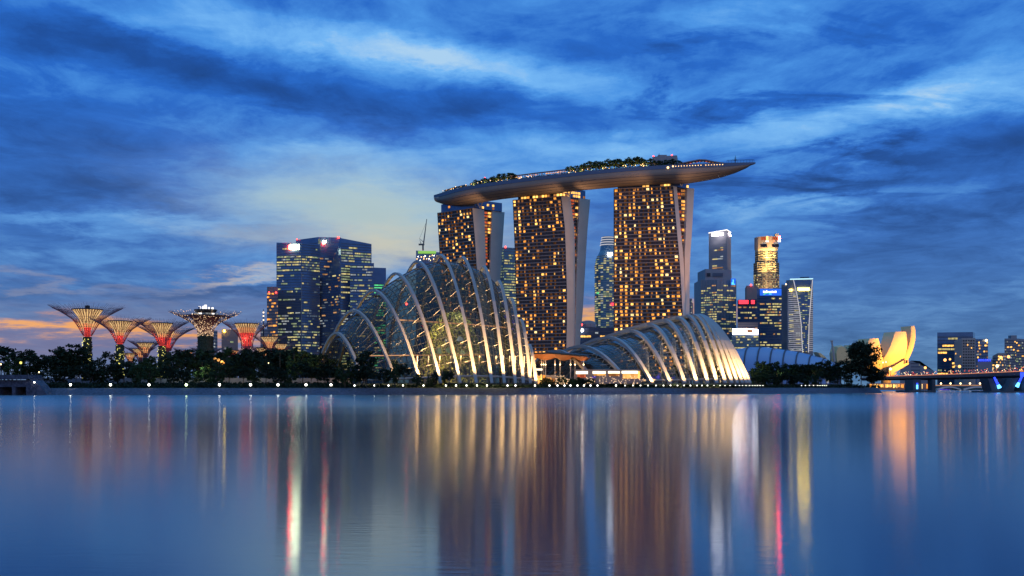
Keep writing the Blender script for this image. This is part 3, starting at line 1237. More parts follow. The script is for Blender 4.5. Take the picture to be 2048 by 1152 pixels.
def dome(fam, nrib, root, rib_size, inset, shell_mat, mull_mat, nu, nv, lit, strut_u, strut_di, truss=False):
    # glass
    sh = MB()
    prev = None
    grid = []
    us = [i / nu for i in range(nu + 1)]
    us = [.5 + .5 * math.copysign(abs(2 * u - 1) ** .85, 2 * u - 1) for u in us]
    for j in range(nv + 1):
        i = j / nv * (nrib - 1)
        row = [fam.pt(i, u, inset) for u in us]
        grid.append(row)
        r_ = sh.ring(row)
        if prev:
            sh.bridge(prev, r_, closed=False)
        prev = r_
    sh.build('glass_shell', shell_mat, root, smooth=True)
    mu = MB()
    for j in range(0, nv + 1):
        mu.tube(grid[j], .17, 3, cap=False)
    for k in range(0, nu + 1):
        mu.tube([grid[j][k] for j in range(nv + 1)], .17, 3, cap=False)
    mu.build('glazing_bar', mull_mat, root)
    for i in range(nrib):
        pts = [fam.pt(i, u) for u in US]
        rb = MB()
        rb.tube(pts, 0, flat=rib_size)
        ro = rb.build('rib', M['steel_white'], root)
        ORG[ro.name] = ORG[root.name]
        for u in strut_u:
            a = fam.pt(i, u)
            if truss:
                for (di, du) in ((-.28, 0.012), (-.12, -.03)):
                    b = fam.pt(max(0, i + di), u + du, inset)
                    mb = MB(); mb.tube([a, b], .14, 4, cap=False)
                    mb.build('strut', M['steel_white'], ro)
            else:
                b = fam.pt(max(0, i - strut_di), u, inset)
                mb = MB(); mb.tube([a, b], .13, 4, cap=False)
                mb.build('strut', M['steel_white'], ro)
        if lit[i] > 0:
            f = fam.pt(i, 0.0)
            dirn = (fam.pt(i, .12) - f)
            dirh = Vector((dirn.x, dirn.y, 0)).normalized()
            src = f - dirh * 7.0 + Vector((0, 0, .2))
            spot('rib_uplight', src, fam.pt(i, .14), lit[i] * 62, 54, (1.0, .58, .20), ro, .8, .35)


for (px, tx, D, en) in ((950, 930, 1050, 16000), (1120, 1080, 1000, 16000), (1148, 1195, 1000, 26000), (1290, 1250, 950, 16000), (1348, 1420, 945, 20000)):
    e_, t_, n_ = deck_frame(tx)
    spot('hull_floodlight', P(px, 772 - 168 * F / D, D), e_ + n_ * 6 + Vector((0, 0, -8)), en, 100, (1.0, .55, .26), deck_root, .9, .6)

# the tall dome
R1 = [  # near px, D near; apex px, py, D; far px, D far
    (727, 505, 673, 666, 535), (793, 498, 707, 621, 535), (841, 493, 746, 581, 535), (881, 490, 791, 547, 535), (920, 488, 834, 523, 535),
    (953, 487, 880, 511, 534), (984, 487, 924, 515, 532), (1009, 488, 967, 534, 530), (1031, 490, 997, 563, 528), (1047, 493, 1022, 598, 525),
    (1061, 497, 1042, 640, 522), (1072, 502, 1058, 690, 520)]
near, apex, far = [], [], []
G1 = 5.3
for (npx, nD, apx, apy, aD) in R1:
    n_, a_ = Vector((X(npx, nD), nD, 0)), P(apx, apy, aD)
    near.append(n_); apex.append(a_)
    d = Vector((a_.x - n_.x, a_.y - n_.y, 0))
    far.append(Vector((a_.x + d.x * .95, a_.y + d.y * .95, 0)))
fam1 = Arches(near, apex, far, 1.72, 1.85, G1)
d1 = thing('tall_glass_dome', 'tall shell shaped glass conservatory with twelve pale arched ribs', 'glass dome', (X(880, 530), 530, G1))
dome(fam1, 12, d1, (1.45, 1.15), 3.2, M['shell1'], M['steel_dark'], 36, 52, [300, 800, 4600, 6000, 6000, 4400, 3600, 4600, 2600, 2400, 2000, 2200],
     [.05, .10, .15, .20, .25, .30, .36], .34)
# base ring and lit walkways
mb = MB()
mb.tube([fam1.pt(j / 60 * 11, 0.015, 3.0) + Vector((0, 0, .2)) for j in range(61)], .5, 5)
mb.build('base_ring', M['concrete'], d1)
mb = MB()
mb.tube([lerp(fam1.pt(i / 10, .235, 4.5), fam1.pt(i / 10, .2, 6), .5).xy.to_3d() + Vector((0, 0, Zp(641 + .28 * (i - 20), 520))) for i in range(20, 82, 3)], .35, 5)
mb.build('cloud_walkway', E['walk'], d1)
mb = MB()
mb.tube([fam1.pt(i / 10, .08, 4.2).xy.to_3d() + Vector((0, 0, Zp(712, 515))) for i in range(3, 62, 3)], .22, 5)
mb.build('low_walkway', E['walk'], d1)
# slim columns inside the front glass
for i in range(16):
    ii = 2.2 + i * .55
    f = fam1.pt(ii, .03, 5.5)
    mb = MB(); mb.tube([(f.x, f.y, G1), (f.x + .5, f.y + 1, G1 + 13)], .32, 6)
    mb.build('inner_column', M['steel_white'], d1)
# the planted mountain inside
rd = random.Random(77)
mt = thing('planted_mountain', 'planted mountain with lit foliage inside the tall glass dome', 'planted mountain', (X(905, 535), 535, G1))
core = MB()
cx, cy = X(905, 535), 535
core.lathe((cx, cy), [(17, G1), (15.5, G1 + 8), (13, G1 + 16), (11, G1 + 24), (8, G1 + 31), (3, G1 + 36)], 18)
core.build('rock_core', mat('mountain_rock', (.10, .085, .06), .9, noise=.5, nscale=.3, bump=.5), mt)
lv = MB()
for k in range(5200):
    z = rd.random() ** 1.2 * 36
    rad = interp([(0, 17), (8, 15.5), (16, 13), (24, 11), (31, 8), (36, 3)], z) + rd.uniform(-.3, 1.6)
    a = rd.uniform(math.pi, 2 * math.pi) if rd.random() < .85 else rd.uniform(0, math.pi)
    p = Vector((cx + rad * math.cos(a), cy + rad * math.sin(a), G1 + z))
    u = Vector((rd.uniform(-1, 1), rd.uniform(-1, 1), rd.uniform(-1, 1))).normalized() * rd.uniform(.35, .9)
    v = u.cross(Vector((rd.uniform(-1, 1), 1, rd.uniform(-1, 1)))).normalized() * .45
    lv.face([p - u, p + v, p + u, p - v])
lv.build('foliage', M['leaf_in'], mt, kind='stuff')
wf = MB()
for (px, py, w_, h_) in ((920, 678, 3.4, 2.6), (893, 682, 1.8, 2.2), (897, 700, 2.5, 3.2), (877, 702, 4, 3), (925, 706, 2.4, 3.0)):
    D = 517.0
    c = P(px, py, D)
    wf = MB()
    n_ = 9
    pts = []
    for k in range(n_):
        a = 2 * math.pi * k / n_
        rr_ = 1 + .25 * math.sin(3 * a + px)
        pts.append(c + Vector((w_ / 2 * rr_ * math.cos(a), 0, h_ / 2 * rr_ * math.sin(a))))
    wf.prism(pts, [p + Vector((0, .6, 0)) for p in pts])
    wf.build('lit_opening', E['office_w'] if px in (920, 893) else E['office_g'], mt)
# indoor planting along the front of the tall dome
for i in range(14):
    ii = .6 + i * .72
    f = fam1.pt(ii, .06, 7)
    h = rd.uniform(6, 13)
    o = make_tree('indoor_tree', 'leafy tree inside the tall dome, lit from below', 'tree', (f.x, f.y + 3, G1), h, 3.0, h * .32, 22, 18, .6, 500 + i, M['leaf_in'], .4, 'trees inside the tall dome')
for (px, py, D, en, c3) in ((830, 735, 512, 5200, (1, .66, .28)), (900, 728, 506, 6500, (1, .70, .32)), (960, 735, 508, 5200, (1, .78, .42)), (1010, 730, 512, 3600, (1, .80, .5)), (760, 735, 520, 3000, (1, .72, .36)),
                            (860, 650, 520, 5200, (1, .78, .42)), (930, 620, 524, 4200, (.9, .85, .7)), (800, 690, 522, 3000, (1, .74, .40))):
    point('dome_interior_light', P(px, py, D), en * 3.8, c3, 1.5, d1)
point('dome_violet_light', P(985, 612, 522), 3000, (.28, .22, 1), 2.0, d1)
mb = MB()
for i in range(14):
    a = fam1.pt(7.7 + rd.random() * 1.5, .2 + rd.random() * .15, 4.2)
    mb = MB(); mb.bit(a, rd.uniform(.4, .8)); mb.build('violet_lamp', E['violet'], d1)
mb = MB(); mb.ball(P(813, 608, 503), .5, 6, 4); mb.build('red_lamp', E['red'], d1)
sp = MB()
for i in range(130):
    a = fam1.pt(rd.uniform(.3, 10), rd.uniform(.02, .4), rd.uniform(4, 9))
    sp.bit(a, rd.uniform(.14, .34))
sp.build('interior_lamp', E['bulb_warm'], d1, kind='stuff')

# the low dome
R2 = [  # near px, D; apex px, py, D; far px, D
    (1190, 527, 1112, 702, 560, 1040, 600), (1257, 524, 1160, 693, 562, 1062, 600), (1304, 522, 1216, 675, 565, 1085, 608), (1340, 521, 1262, 662, 568, 1100, 616), (1369, 521, 1299, 650, 570, 1112, 624),
    (1393, 522, 1330, 642, 572, 1126, 632), (1415, 523, 1355, 636, 574, 1140, 640), (1433, 525, 1374, 632.5, 576, 1156, 648), (1450, 527, 1386, 631, 578, 1174, 654), (1463, 529, 1392, 630.5, 580, 1194, 660),
    (1474, 532, 1395, 630.3, 582, 1216, 664), (1484, 535, 1395, 630.3, 584, 1240, 668), (1492, 538, 1394, 630.3, 586, 1264, 672), (1499, 541, 1393, 630.3, 588, 1290, 676)]
near, apex, far = [], [], []
G2 = 5.3
for (npx, nD, apx, apy, aD, fpx, fD) in R2:
    near.append(Vector((X(npx, nD), nD, 0))); apex.append(P(apx, apy, aD)); far.append(Vector((X(fpx, fD), fD, 0)))
fam2 = Arches(near, apex, far, 1.85, 1.9, G2)
d2 = thing('low_glass_dome', 'long low glass conservatory with broad cream ribs fanning to the right', 'glass dome', (X(1330, 560), 560, G2))
dome(fam2, 14, d2, (1.75, 1.5), 2.4, M['shell2'], M['steel_dark'], 36, 52, [0, 900, 2600, 1600, 1500, 3200, 3200, 3000, 2800, 2600, 2200, 2000, 1900, 1900],
     [.16, .23, .30], .3, truss=True)
mb = MB()
mb.tube([fam2.pt(j / 60 * 13, 0.015, 2.2) + Vector((0, 0, .2)) for j in range(61)], .5, 5)
mb.build('base_ring', M['concrete'], d2)
for i in range(11):     # leaning columns inside
    ii = 2.5 + i * .85
    f, t = fam2.pt(ii, .05, 9), fam2.pt(min(13, ii + .5), .27, 3.0)
    mb = MB(); mb.tube([(f.x, f.y + 2, G2), t], .8, 8)
    mb.build('inner_column', M['steel_white'], d2)
for (px, py, D, en, c3) in ((1290, 745, 545, 1800, (1, .75, .45)), (1350, 745, 545, 2200, (1, .72, .42)), (1420, 745, 550, 2200, (1, .74, .42)), (1390, 700, 560, 1500, (1, .85, .6))):
    point('dome_interior_light', P(px, py, D), en * 13, c3, 1.5, d2)
for i in range(16):
    ii = 1.5 + i * .7
    f = fam2.pt(ii, .07, 8)
    h = rd.uniform(5, 11)
    make_tree('indoor_tree', 'dim tree inside the low ribbed dome', 'tree', (f.x, f.y + 4, G2), h, 3.0, h * .32, 20, 16, .6, 540 + i, M['leaf_c'], .4, 'trees inside the low dome')
for (x0, x1, y0, y1, D) in ((1303, 1322, 746, 762, 548), (1338, 1350, 745, 760, 550)):
    vs = thing('violet_screen', 'violet lit screen inside the low dome between the %s ribs' % ('left' if x0 < 1310 else 'middle'), 'screen', P((x0 + x1) / 2, y1, D))
    mb = MB(); a, b, c, d = P(x0, y1, D), P(x1, y1, D), P(x1, y0, D), P(x0, y0, D)
    mb.prism([a, b, b + Vector((0, .5, 0)), a + Vector((0, .5, 0))], [d, c, c + Vector((0, .5, 0)), d + Vector((0, .5, 0))])
    mb.build('panel', E['violet'], vs)
    mb = MB(); mb.tube([a + Vector((0, -.2, 0)), d + Vector((0, -.2, 0)), c + Vector((0, -.2, 0)), b + Vector((0, -.2, 0))], .2, 4); mb.build('frame', M['black'], vs)

# ------------------------------------------------------------------ copper roofed pavilion and shops between the domes
pvn = thing('entrance_pavilion', 'pavilion with wavy copper soffit on slim lit columns between the domes', 'pavilion', P(1120, 765, 535))
mb = MB()
tops, bots = [], []
N = 30
fr = []
for i in range(N + 1):
    u = i / N
    px = lerp(1064, 1174, u)
    D = lerp(540, 520, u)
    zt_ = Zp(interp([(0, 706), (.3, 704.5), (.6, 707), (1, 711)], u), D)
    zb_ = Zp(718, D) + 1.1 * math.sin(u * 3 * math.pi * 2 + .6) * (.4 + .6 * u)
    fr.append((px, D, zt_, zb_))
t0 = mb.ring([(X(p, D), D, a) for p, D, a, b in fr]); t1 = mb.ring([(X(p, D) + 4, D + 22, a + 1.0) for p, D, a, b in fr])
b0_ = mb.ring([(X(p, D), D, a - .7) for p, D, a, b in fr]); b1_ = mb.ring([(X(p, D) + 4, D + 22, a + .3) for p, D, a, b in fr])
mb.bridge(t0, t1, False); mb.bridge(b0_, t0, False); mb.bridge(t1, b1_, False)
mb.build('roof', M['black'], pvn)
mb = MB()
s0 = mb.ring([(X(p, D) + .3, D + .4, a - .75) for p, D, a, b in fr]); s1 = mb.ring([(X(p, D) + .5, D + 1.5, b) for p, D, a, b in fr]); s2 = mb.ring([(X(p, D) + 4, D + 21, b + .8) for p, D, a, b in fr])
mb.bridge(s0, s1, False); mb.bridge(s1, s2, False)
mb.build('soffit', M['copper'], pvn, smooth=True)
for (px, dd) in ((1083, 4), (1087, 12), (1091, 2), (1110, 3), (1120, 12), (1141, 3), (1150, 12), (1167, 2)):
    D = lerp(540, 520, (px - 1064) / 110) + dd
    z1 = Zp(719, D)
    p = Vector((X(px, D), D, 5.3))
    cm = MB(); cm.tube([p, (p.x, p.y, z1)], .28, 6)
    co = cm.build('column', M['steel_white'], pvn)
    mb = MB(); mb.ball((p.x, p.y - .5, z1 - 2.6), .4, 6, 4); mb.build('column_lamp', E['lamp_warm'], co)
    point('column_light', (p.x, p.y - 1.2, z1 - 2.2), 260, (1, .5, .2), .3, pvn)
shop = thing('shop_terrace', 'row of bright white lit shopfronts under the low dome ribs', 'shops', P(1215, 768, 518))
mb = MB()
a, b = P(1150, 767, 522), P(1281, 767, 512)
mb.prism([a, b, b + Vector((0, 8, 0)), a + Vector((0, 8, 0))], [Vector((p.x, p.y, Zp(739, p.y))) for p in (a, b, b + Vector((0, 6, 0)), a + Vector((0, 6, 0)))])
mb.build('wall', M['brown_wall'], shop)
for (x0, x1, y0, y1, k) in ((1152, 1176, 742.5, 748, 'shop'), (1186, 1212, 742.5, 747.5, 'shop'), (1217, 1240, 742.5, 747, 'shop'), (1244, 1276, 742, 747, 'shop'), (1276, 1280, 742, 757, 'gold'),
                            (1188, 1212, 747.5, 751, 'shop_o'), (1218, 1240, 747.5, 752, 'dim'), (1246, 1276, 748, 757, 'shop_o'), (1155, 1172, 749, 755, 'red_room'), (1185, 1192, 752, 756, 'violet')):
    u0, u1 = (x0 - 1150) / 131, (x1 - 1150) / 131
    q0, q1 = lerp(a, b, u0), lerp(a, b, u1)
    mb = MB()
    o_ = Vector((-.05, -.3, 0))
    z = lambda p, y: Vector((p.x, p.y, Zp(y, p.y)))
    f_ = [z(q0, y1), z(q1, y1), z(q1, y0), z(q0, y0)]
    mb.prism(f_, [p + o_ for p in f_])
    mb.build('shop_window', E[k], shop)
lob = thing('lobby_block', 'orange lit lobby with tall doors beside the tall dome foot', 'lobby', P(1095, 768, 528))
mb = MB()
a, b = P(1072, 768, 530), P(1113, 768, 524)
mb.prism([a, b, b + Vector((0, 8, 0)), a + Vector((0, 8, 0))], [Vector((p.x, p.y, Zp(750, p.y))) for p in (a, b, b + Vector((0, 8, 0)), a + Vector((0, 8, 0)))])
mb.build('wall', M['brown_wall'], lob)
for (x0, x1, y0, y1, k) in ((1074, 1080, 752, 767, 'shop_o'), (1081, 1084, 749, 767, 'gold'), (1086, 1091, 750, 767, 'amber'), (1093, 1103, 755, 766, 'shop_o'), (1104, 1110, 757, 766, 'dim'), (1072, 1085, 737, 741, 'shop')):
    u0, u1 = (x0 - 1072) / 41, (x1 - 1072) / 41
    q0, q1 = lerp(a, b, u0), lerp(a, b, u1)
    z = lambda p, y: Vector((p.x, p.y, Zp(y, p.y)))
    mb = MB()
    f_ = [z(q0, y1), z(q1, y1), z(q1, y0), z(q0, y0)]
    mb.prism(f_, [p + Vector((0, -.3, 0)) for p in f_])
    mb.build('door' if y0 < 751 and y1 > 760 else 'window', E[k], lob)
point('terrace_light', P(1095, 757, 515), 500, (1, .55, .2), 1)
point('terrace_light', P(1130, 760, 513), 500, (1, .6, .25), 1)
point('terrace_light', P(1215, 756, 508), 350, (1, .65, .35), 1)
gl = MB()
for i in range(150):
    px = rd.choice([rd.uniform(1110, 1140), rd.uniform(1170, 1240), rd.uniform(1240, 1290)])
    gl.bit(P(px, rd.uniform(751, 768), rd.uniform(506, 512)), rd.uniform(.12, .3))
gl.use(E['bulb_warm'])
gl.build('terrace_string_lights', E['bulb_warm'], kind='stuff', org=P(1190, 768, 509))
# blue vaulted roofs behind the low dome
for k in range(1):
    bv = thing('vaulted_hall', 'blue grey vaulted hall roof with dark seams right of the low dome', 'hall', P(1540, 770, 760))
    mb, se = MB(), MB()
    prev = None
    for i in range(41):
        u = i / 40
        px = lerp(1462, 1668, u)
        D = lerp(780, 745, u)
        top = Zp(interp([(0, 697), (.12, 693), (.3, 693), (.6, 702), (.85, 714), (1, 727)], u), D)
        row = []
        for k2 in range(11):
            a = math.pi * k2 / 10
            row.append((X(px, D) + 14 * (1 - math.cos(a)) * .5, D + 30 * (1 - math.cos(a)) * .5 + 0, 5 + (top - 5) * math.sin(a) ** .6))
        r_ = mb.ring(row)
        if prev:
            mb.bridge(prev, r_, False)
        prev = r_
        if i % 5 == 0:
            se.tube([Vector(p) + Vector((-.3, -.4, .3)) for p in row[:7]], .55, 4)
    mb.build('roof', M['roof_blue'], bv, smooth=True)
    se.build('roof_seam', M['spandrel'], bv)

# ------------------------------------------------------------------ giant steel garden trees
def supertree(label, px, pyb, D, trunk_w, py_neck, py_disc, disc_hw, py_rim, rim_hw, style, seed, ns=24, lights=0, trunk_lights=0):
    """Giant tree of steel rods: planted trunk, funnel with painted glow, horn shaped canopy of forking rods."""
    rd = random.Random(seed)
    k = D / F
    x0 = X(px, D)
    zb, zn, zd, zr = Zp(pyb, D), Zp(py_neck, D), Zp(py_disc, D), Zp(py_rim, D)
    rn, rdisc, rr_ = trunk_w / 2 * k, disc_hw * k, rim_hw * k
    root = thing('giant_tree', label, 'giant tree', (x0, D, zb))
    # trunk clad in plants
    t = MB()
    prof = []
    zs = zn - (zn - Zp(py_neck + 12, D)) * (1 if style != 'speckled' else .5)
    for i in range(9):
        u = i / 8
        prof.append((rn * (1.28 - .3 * u + rd.uniform(-.04, .04)), lerp(zb, zs, u)))
    t.lathe((x0, D), prof, 16)
    for i in range(420):
        u = rd.random(); a = rd.uniform(0, 2 * math.pi)
        r_ = rn * (1.28 - .3 * u)
        p = Vector((x0 + r_ * math.cos(a), D + r_ * math.sin(a), lerp(zb, zs, u)))
        q = Vector((rd.uniform(-1, 1), rd.uniform(-1, 1), rd.uniform(-1, 1))).normalized() * .55
        w_ = q.cross(Vector((math.cos(a), math.sin(a), .3))).normalized() * .4
        o_ = Vector((math.cos(a), math.sin(a), 0)) * .25
        t.face([p - q + o_, p + w_, p + q + o_ * 1.6, p - w_ + o_])
    tr = t.build('trunk', M['trunk_green'], root)
    # neck ring and funnel: uplight on the steel core painted as emission
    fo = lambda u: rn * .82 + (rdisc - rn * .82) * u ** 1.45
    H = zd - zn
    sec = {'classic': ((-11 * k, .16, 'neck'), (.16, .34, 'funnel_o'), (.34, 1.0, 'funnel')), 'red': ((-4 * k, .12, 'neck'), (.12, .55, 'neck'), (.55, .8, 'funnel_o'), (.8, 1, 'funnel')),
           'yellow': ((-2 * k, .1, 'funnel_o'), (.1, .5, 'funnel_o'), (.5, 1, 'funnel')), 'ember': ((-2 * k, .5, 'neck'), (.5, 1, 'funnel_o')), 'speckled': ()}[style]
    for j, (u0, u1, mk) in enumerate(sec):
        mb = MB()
        # separate ribs with painted glow round the core, dark gaps between them
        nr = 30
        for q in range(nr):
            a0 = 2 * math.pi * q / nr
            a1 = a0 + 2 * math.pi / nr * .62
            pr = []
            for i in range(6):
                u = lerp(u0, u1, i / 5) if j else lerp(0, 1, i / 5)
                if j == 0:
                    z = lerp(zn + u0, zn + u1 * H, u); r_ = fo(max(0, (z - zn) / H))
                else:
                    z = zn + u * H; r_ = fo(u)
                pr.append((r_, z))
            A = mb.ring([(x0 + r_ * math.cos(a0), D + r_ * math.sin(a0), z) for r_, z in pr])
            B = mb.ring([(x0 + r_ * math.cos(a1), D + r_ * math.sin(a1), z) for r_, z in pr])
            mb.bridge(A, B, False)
        mb.build('painted_glow_band', E[mk], root)
    core = MB()
    core.lathe((x0, D), [(rn * .6, zn - 12 * k)] + [(fo(q / 8) * .82, zn + q / 8 * H * .995) for q in range(9)], 20)
    core.build('core', M['canopy_rod'], root)
    ring = MB()
    ring.lathe((x0, D), [(rdisc * .97, zd - .25), (rdisc * 1.03, zd - .25), (rdisc * 1.03, zd + .35), (rdisc * .97, zd + .35)], 28)
    ring.build('rim_ring', M['black'], root)
    # canopy rods
    tab = [(0, rn / rr_), (.05, .13), (.28, .23), (.52, .35), (.70, .56), (.82, .72), (1, 1)]
    zlo = zn - 10 * k
    cn = MB()
    rodr = .125 if D < 800 else .17

    def pt(u, a, jit=0.0):
        r_ = max(rn, interp(tab, u) * rr_)
        return Vector((x0 + r_ * math.cos(a), D + r_ * math.sin(a), lerp(zlo, zr, u) + jit))
    L0 = [0, .12, .28, .42]
    for i in range(ns):
        a = 2 * math.pi * i / ns
        da = 2 * math.pi / ns
        cn.tube([pt(u, a) for u in L0], [rodr * 1.5, rodr * 1.4, rodr * 1.3, rodr * 1.2], 4, cap=False)
        for s in (-1, 1):
            a1 = a + s * da * .25
            cn.tube([pt(.42, a), pt(.56, a1), pt(.70, a1)], [rodr * 1.2, rodr, rodr], 3, cap=False)
            for s2 in (-1, 1):
                a2 = a1 + s2 * da * .125
                tip = rd.uniform(.93, 1.03)
                cn.tube([pt(.70, a1), pt(.80, a2), pt(tip, a2 + s2 * da * .03, rd.uniform(-.3, .5))], [rodr, rodr * .8, rodr * .5], 3, cap=False)
                # net between rods
                for (ua, ub) in ((.80, .85), (.87, .92)):
                    if rd.random() < .8:
                        cn.tube([pt(ua, a2), pt(ub, a2 + da * .25)], rodr * .55, 3, cap=False)
            cn.tube([pt(.50, a + s * da * .14), pt(.56, a + s * da * .25 + s * da * .25)], rodr * .6, 3, cap=False)
    for u in (.14, .30, .46, .62, .78):
        cn.tube([pt(u, 2 * math.pi * q / 48) for q in range(49)], rodr * .6, 3, cap=False)
    cn.build('canopy', M['canopy_rod'], root)
    if lights:
        fl = MB()
        fl.use(E['bulb_warm'])
        for i in range(lights):
            u = rd.random() ** 1.3
            p = pt(u, rd.uniform(0, 2 * math.pi), rd.uniform(-.3, .3))
            fl.bit(p, rd.uniform(.12, .30))
        fl.build('fairy_light', None, root, kind='stuff')
    if trunk_lights:
        fl = MB()
        for i in range(trunk_lights):
            u = rd.random() ** 1.6
            a = rd.uniform(math.pi, 2 * math.pi)
            r_ = rn * 1.32
            fl.bit((x0 + r_ * math.cos(a), D + r_ * math.sin(a), lerp(zb + 4, zn - 4, u)), rd.uniform(.12, .38))
        fl.build('trunk_light', E['bulb'], root, kind='stuff')
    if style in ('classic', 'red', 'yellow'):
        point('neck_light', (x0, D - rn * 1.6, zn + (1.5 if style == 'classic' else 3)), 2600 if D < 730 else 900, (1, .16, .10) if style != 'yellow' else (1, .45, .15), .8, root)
    return root, (x0, D, zd, zr)


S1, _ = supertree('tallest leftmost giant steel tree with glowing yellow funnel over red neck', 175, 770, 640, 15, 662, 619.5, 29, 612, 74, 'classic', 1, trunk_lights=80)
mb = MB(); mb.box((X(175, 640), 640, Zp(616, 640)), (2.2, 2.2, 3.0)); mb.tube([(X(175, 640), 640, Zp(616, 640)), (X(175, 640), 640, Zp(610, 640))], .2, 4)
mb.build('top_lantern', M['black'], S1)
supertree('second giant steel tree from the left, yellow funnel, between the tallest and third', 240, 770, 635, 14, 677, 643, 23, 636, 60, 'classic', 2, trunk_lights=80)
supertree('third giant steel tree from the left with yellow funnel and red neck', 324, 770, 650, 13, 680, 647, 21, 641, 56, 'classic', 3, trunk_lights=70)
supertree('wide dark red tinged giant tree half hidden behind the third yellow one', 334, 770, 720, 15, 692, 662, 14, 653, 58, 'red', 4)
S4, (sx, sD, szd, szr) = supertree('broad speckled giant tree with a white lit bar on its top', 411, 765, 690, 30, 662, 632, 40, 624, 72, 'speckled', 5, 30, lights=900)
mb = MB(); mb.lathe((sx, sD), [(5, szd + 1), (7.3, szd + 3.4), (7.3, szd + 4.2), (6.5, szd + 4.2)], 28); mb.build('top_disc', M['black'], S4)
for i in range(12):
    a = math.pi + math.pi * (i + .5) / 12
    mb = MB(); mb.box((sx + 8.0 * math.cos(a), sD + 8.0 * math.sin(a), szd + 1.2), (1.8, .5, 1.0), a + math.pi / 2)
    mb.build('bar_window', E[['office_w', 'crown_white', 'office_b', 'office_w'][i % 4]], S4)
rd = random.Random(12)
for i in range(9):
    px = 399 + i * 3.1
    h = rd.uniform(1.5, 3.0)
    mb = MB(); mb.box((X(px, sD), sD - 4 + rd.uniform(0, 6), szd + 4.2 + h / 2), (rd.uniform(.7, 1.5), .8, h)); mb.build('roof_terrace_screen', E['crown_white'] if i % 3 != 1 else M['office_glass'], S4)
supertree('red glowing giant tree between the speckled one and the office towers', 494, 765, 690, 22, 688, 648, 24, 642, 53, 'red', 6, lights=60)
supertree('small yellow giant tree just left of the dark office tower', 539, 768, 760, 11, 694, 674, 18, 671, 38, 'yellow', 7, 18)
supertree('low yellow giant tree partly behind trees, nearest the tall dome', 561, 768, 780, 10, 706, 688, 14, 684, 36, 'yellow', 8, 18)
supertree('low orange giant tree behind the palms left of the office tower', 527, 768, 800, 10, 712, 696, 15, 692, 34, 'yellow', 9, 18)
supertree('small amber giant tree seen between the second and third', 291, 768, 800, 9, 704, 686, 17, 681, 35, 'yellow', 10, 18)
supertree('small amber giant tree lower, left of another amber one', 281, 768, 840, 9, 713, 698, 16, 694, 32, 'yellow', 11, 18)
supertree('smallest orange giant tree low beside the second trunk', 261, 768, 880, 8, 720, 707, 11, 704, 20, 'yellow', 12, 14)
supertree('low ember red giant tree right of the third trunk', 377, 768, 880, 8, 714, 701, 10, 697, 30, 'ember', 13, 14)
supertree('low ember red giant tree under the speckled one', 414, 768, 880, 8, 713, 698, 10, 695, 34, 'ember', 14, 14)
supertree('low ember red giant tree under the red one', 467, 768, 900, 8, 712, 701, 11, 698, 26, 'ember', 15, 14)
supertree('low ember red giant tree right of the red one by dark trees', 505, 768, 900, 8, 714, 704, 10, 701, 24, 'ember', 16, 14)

# ------------------------------------------------------------------ lotus shaped museum
LX, LD, LZ = X(1772, 800), 800.0, 6.0
lotus = thing('lotus_building', 'lotus shaped white building with tall petals lit golden from below', 'museum', (LX, LD, LZ))


def petal(rows, off, bulge, name='petal'):
    """A thick petal: rows of (height row, left, right, distance) give its front face, off the way its body runs back."""
    mb = MB()
    off = Vector(off)
    prevring = None
    n = 24
    for i in range(n + 1):
        t = i / n * (len(rows) - 1)
        k = min(int(t), len(rows) - 2)
        u = t - k
        p = []
        for c in range(4):
            q0, q1, q2, q3 = rows[max(k - 1, 0)][c], rows[k][c], rows[k + 1][c], rows[min(k + 2, len(rows) - 1)][c]
            p.append(.5 * (2 * q1 + (q2 - q0) * u + (2 * q0 - 5 * q1 + 4 * q2 - q3) * u * u + (3 * q1 - q0 - 3 * q2 + q3) * u ** 3))
        y, l, r_, D = p
        a, b = P(l, y, D), P(r_, y, D)
        outer = [lerp(a, b, j / 8) + Vector((0, -bulge * (1 - (2 * j / 8 - 1) ** 2), 0)) for j in range(9)]
        inner = [lerp(b, a, j / 8) + off + Vector((0, -bulge * .4 * (1 - (2 * j / 8 - 1) ** 2), 0)) for j in range(9)]
        ring = mb.ring(outer + inner)
        if prevring:
            mb.bridge(prevring, ring)
        else:
            mb.poly(ring)
        prevring = ring
    mb.poly(list(reversed(prevring)))
    return mb.build(name, M['petal'], lotus)


petal([(663.5, 1790, 1812, 792), (675, 1787, 1813.5, 789), (690, 1782, 1814.5, 787), (705, 1775, 1812, 786), (718, 1767.5, 1807, 787), (732, 1764, 1796, 789), (748, 1764, 1781, 794)], (-3.8, 13, 0), 1.2)
petal([(652, 1821.5, 1829, 800), (660, 1822, 1830.5, 798), (674, 1821.5, 1831, 796), (685, 1819.5, 1829.5, 795), (697, 1816, 1826.5, 794), (708, 1811, 1822, 794), (718, 1806, 1817, 794), (730, 1795, 1806, 795), (741, 1785, 1794, 797)], (-3.2, 12, 0), .4)
petal([(677, 1739, 1757, 790), (690, 1735, 1760, 788), (705, 1732, 1763, 787), (720, 1730, 1766, 787), (735, 1736, 1768, 790), (748, 1750, 1772, 794)], (-4.2, 13, 0), 1.2)
petal([(690, 1704, 1724, 812), (705, 1702, 1732, 810), (720, 1705, 1742, 808), (745, 1730, 1760, 806)], (-4, 7, 0), 1.2)
mb = MB()
tp = [(1778, 738), (1787, 733), (1796, 727.5), (1806, 721.5), (1813.5, 717.5)]
bt = [(1778, 750), (1787, 746), (1797, 740.5), (1808, 734), (1817.5, 728)]
f0, f1 = mb.ring([P(x, y, 784) for x, y in tp]), mb.ring([P(x, y, 784) for x, y in bt])
g0_, g1_ = mb.ring([P(x, y, 792) for x, y in tp]), mb.ring([P(x, y, 792) for x, y in bt])
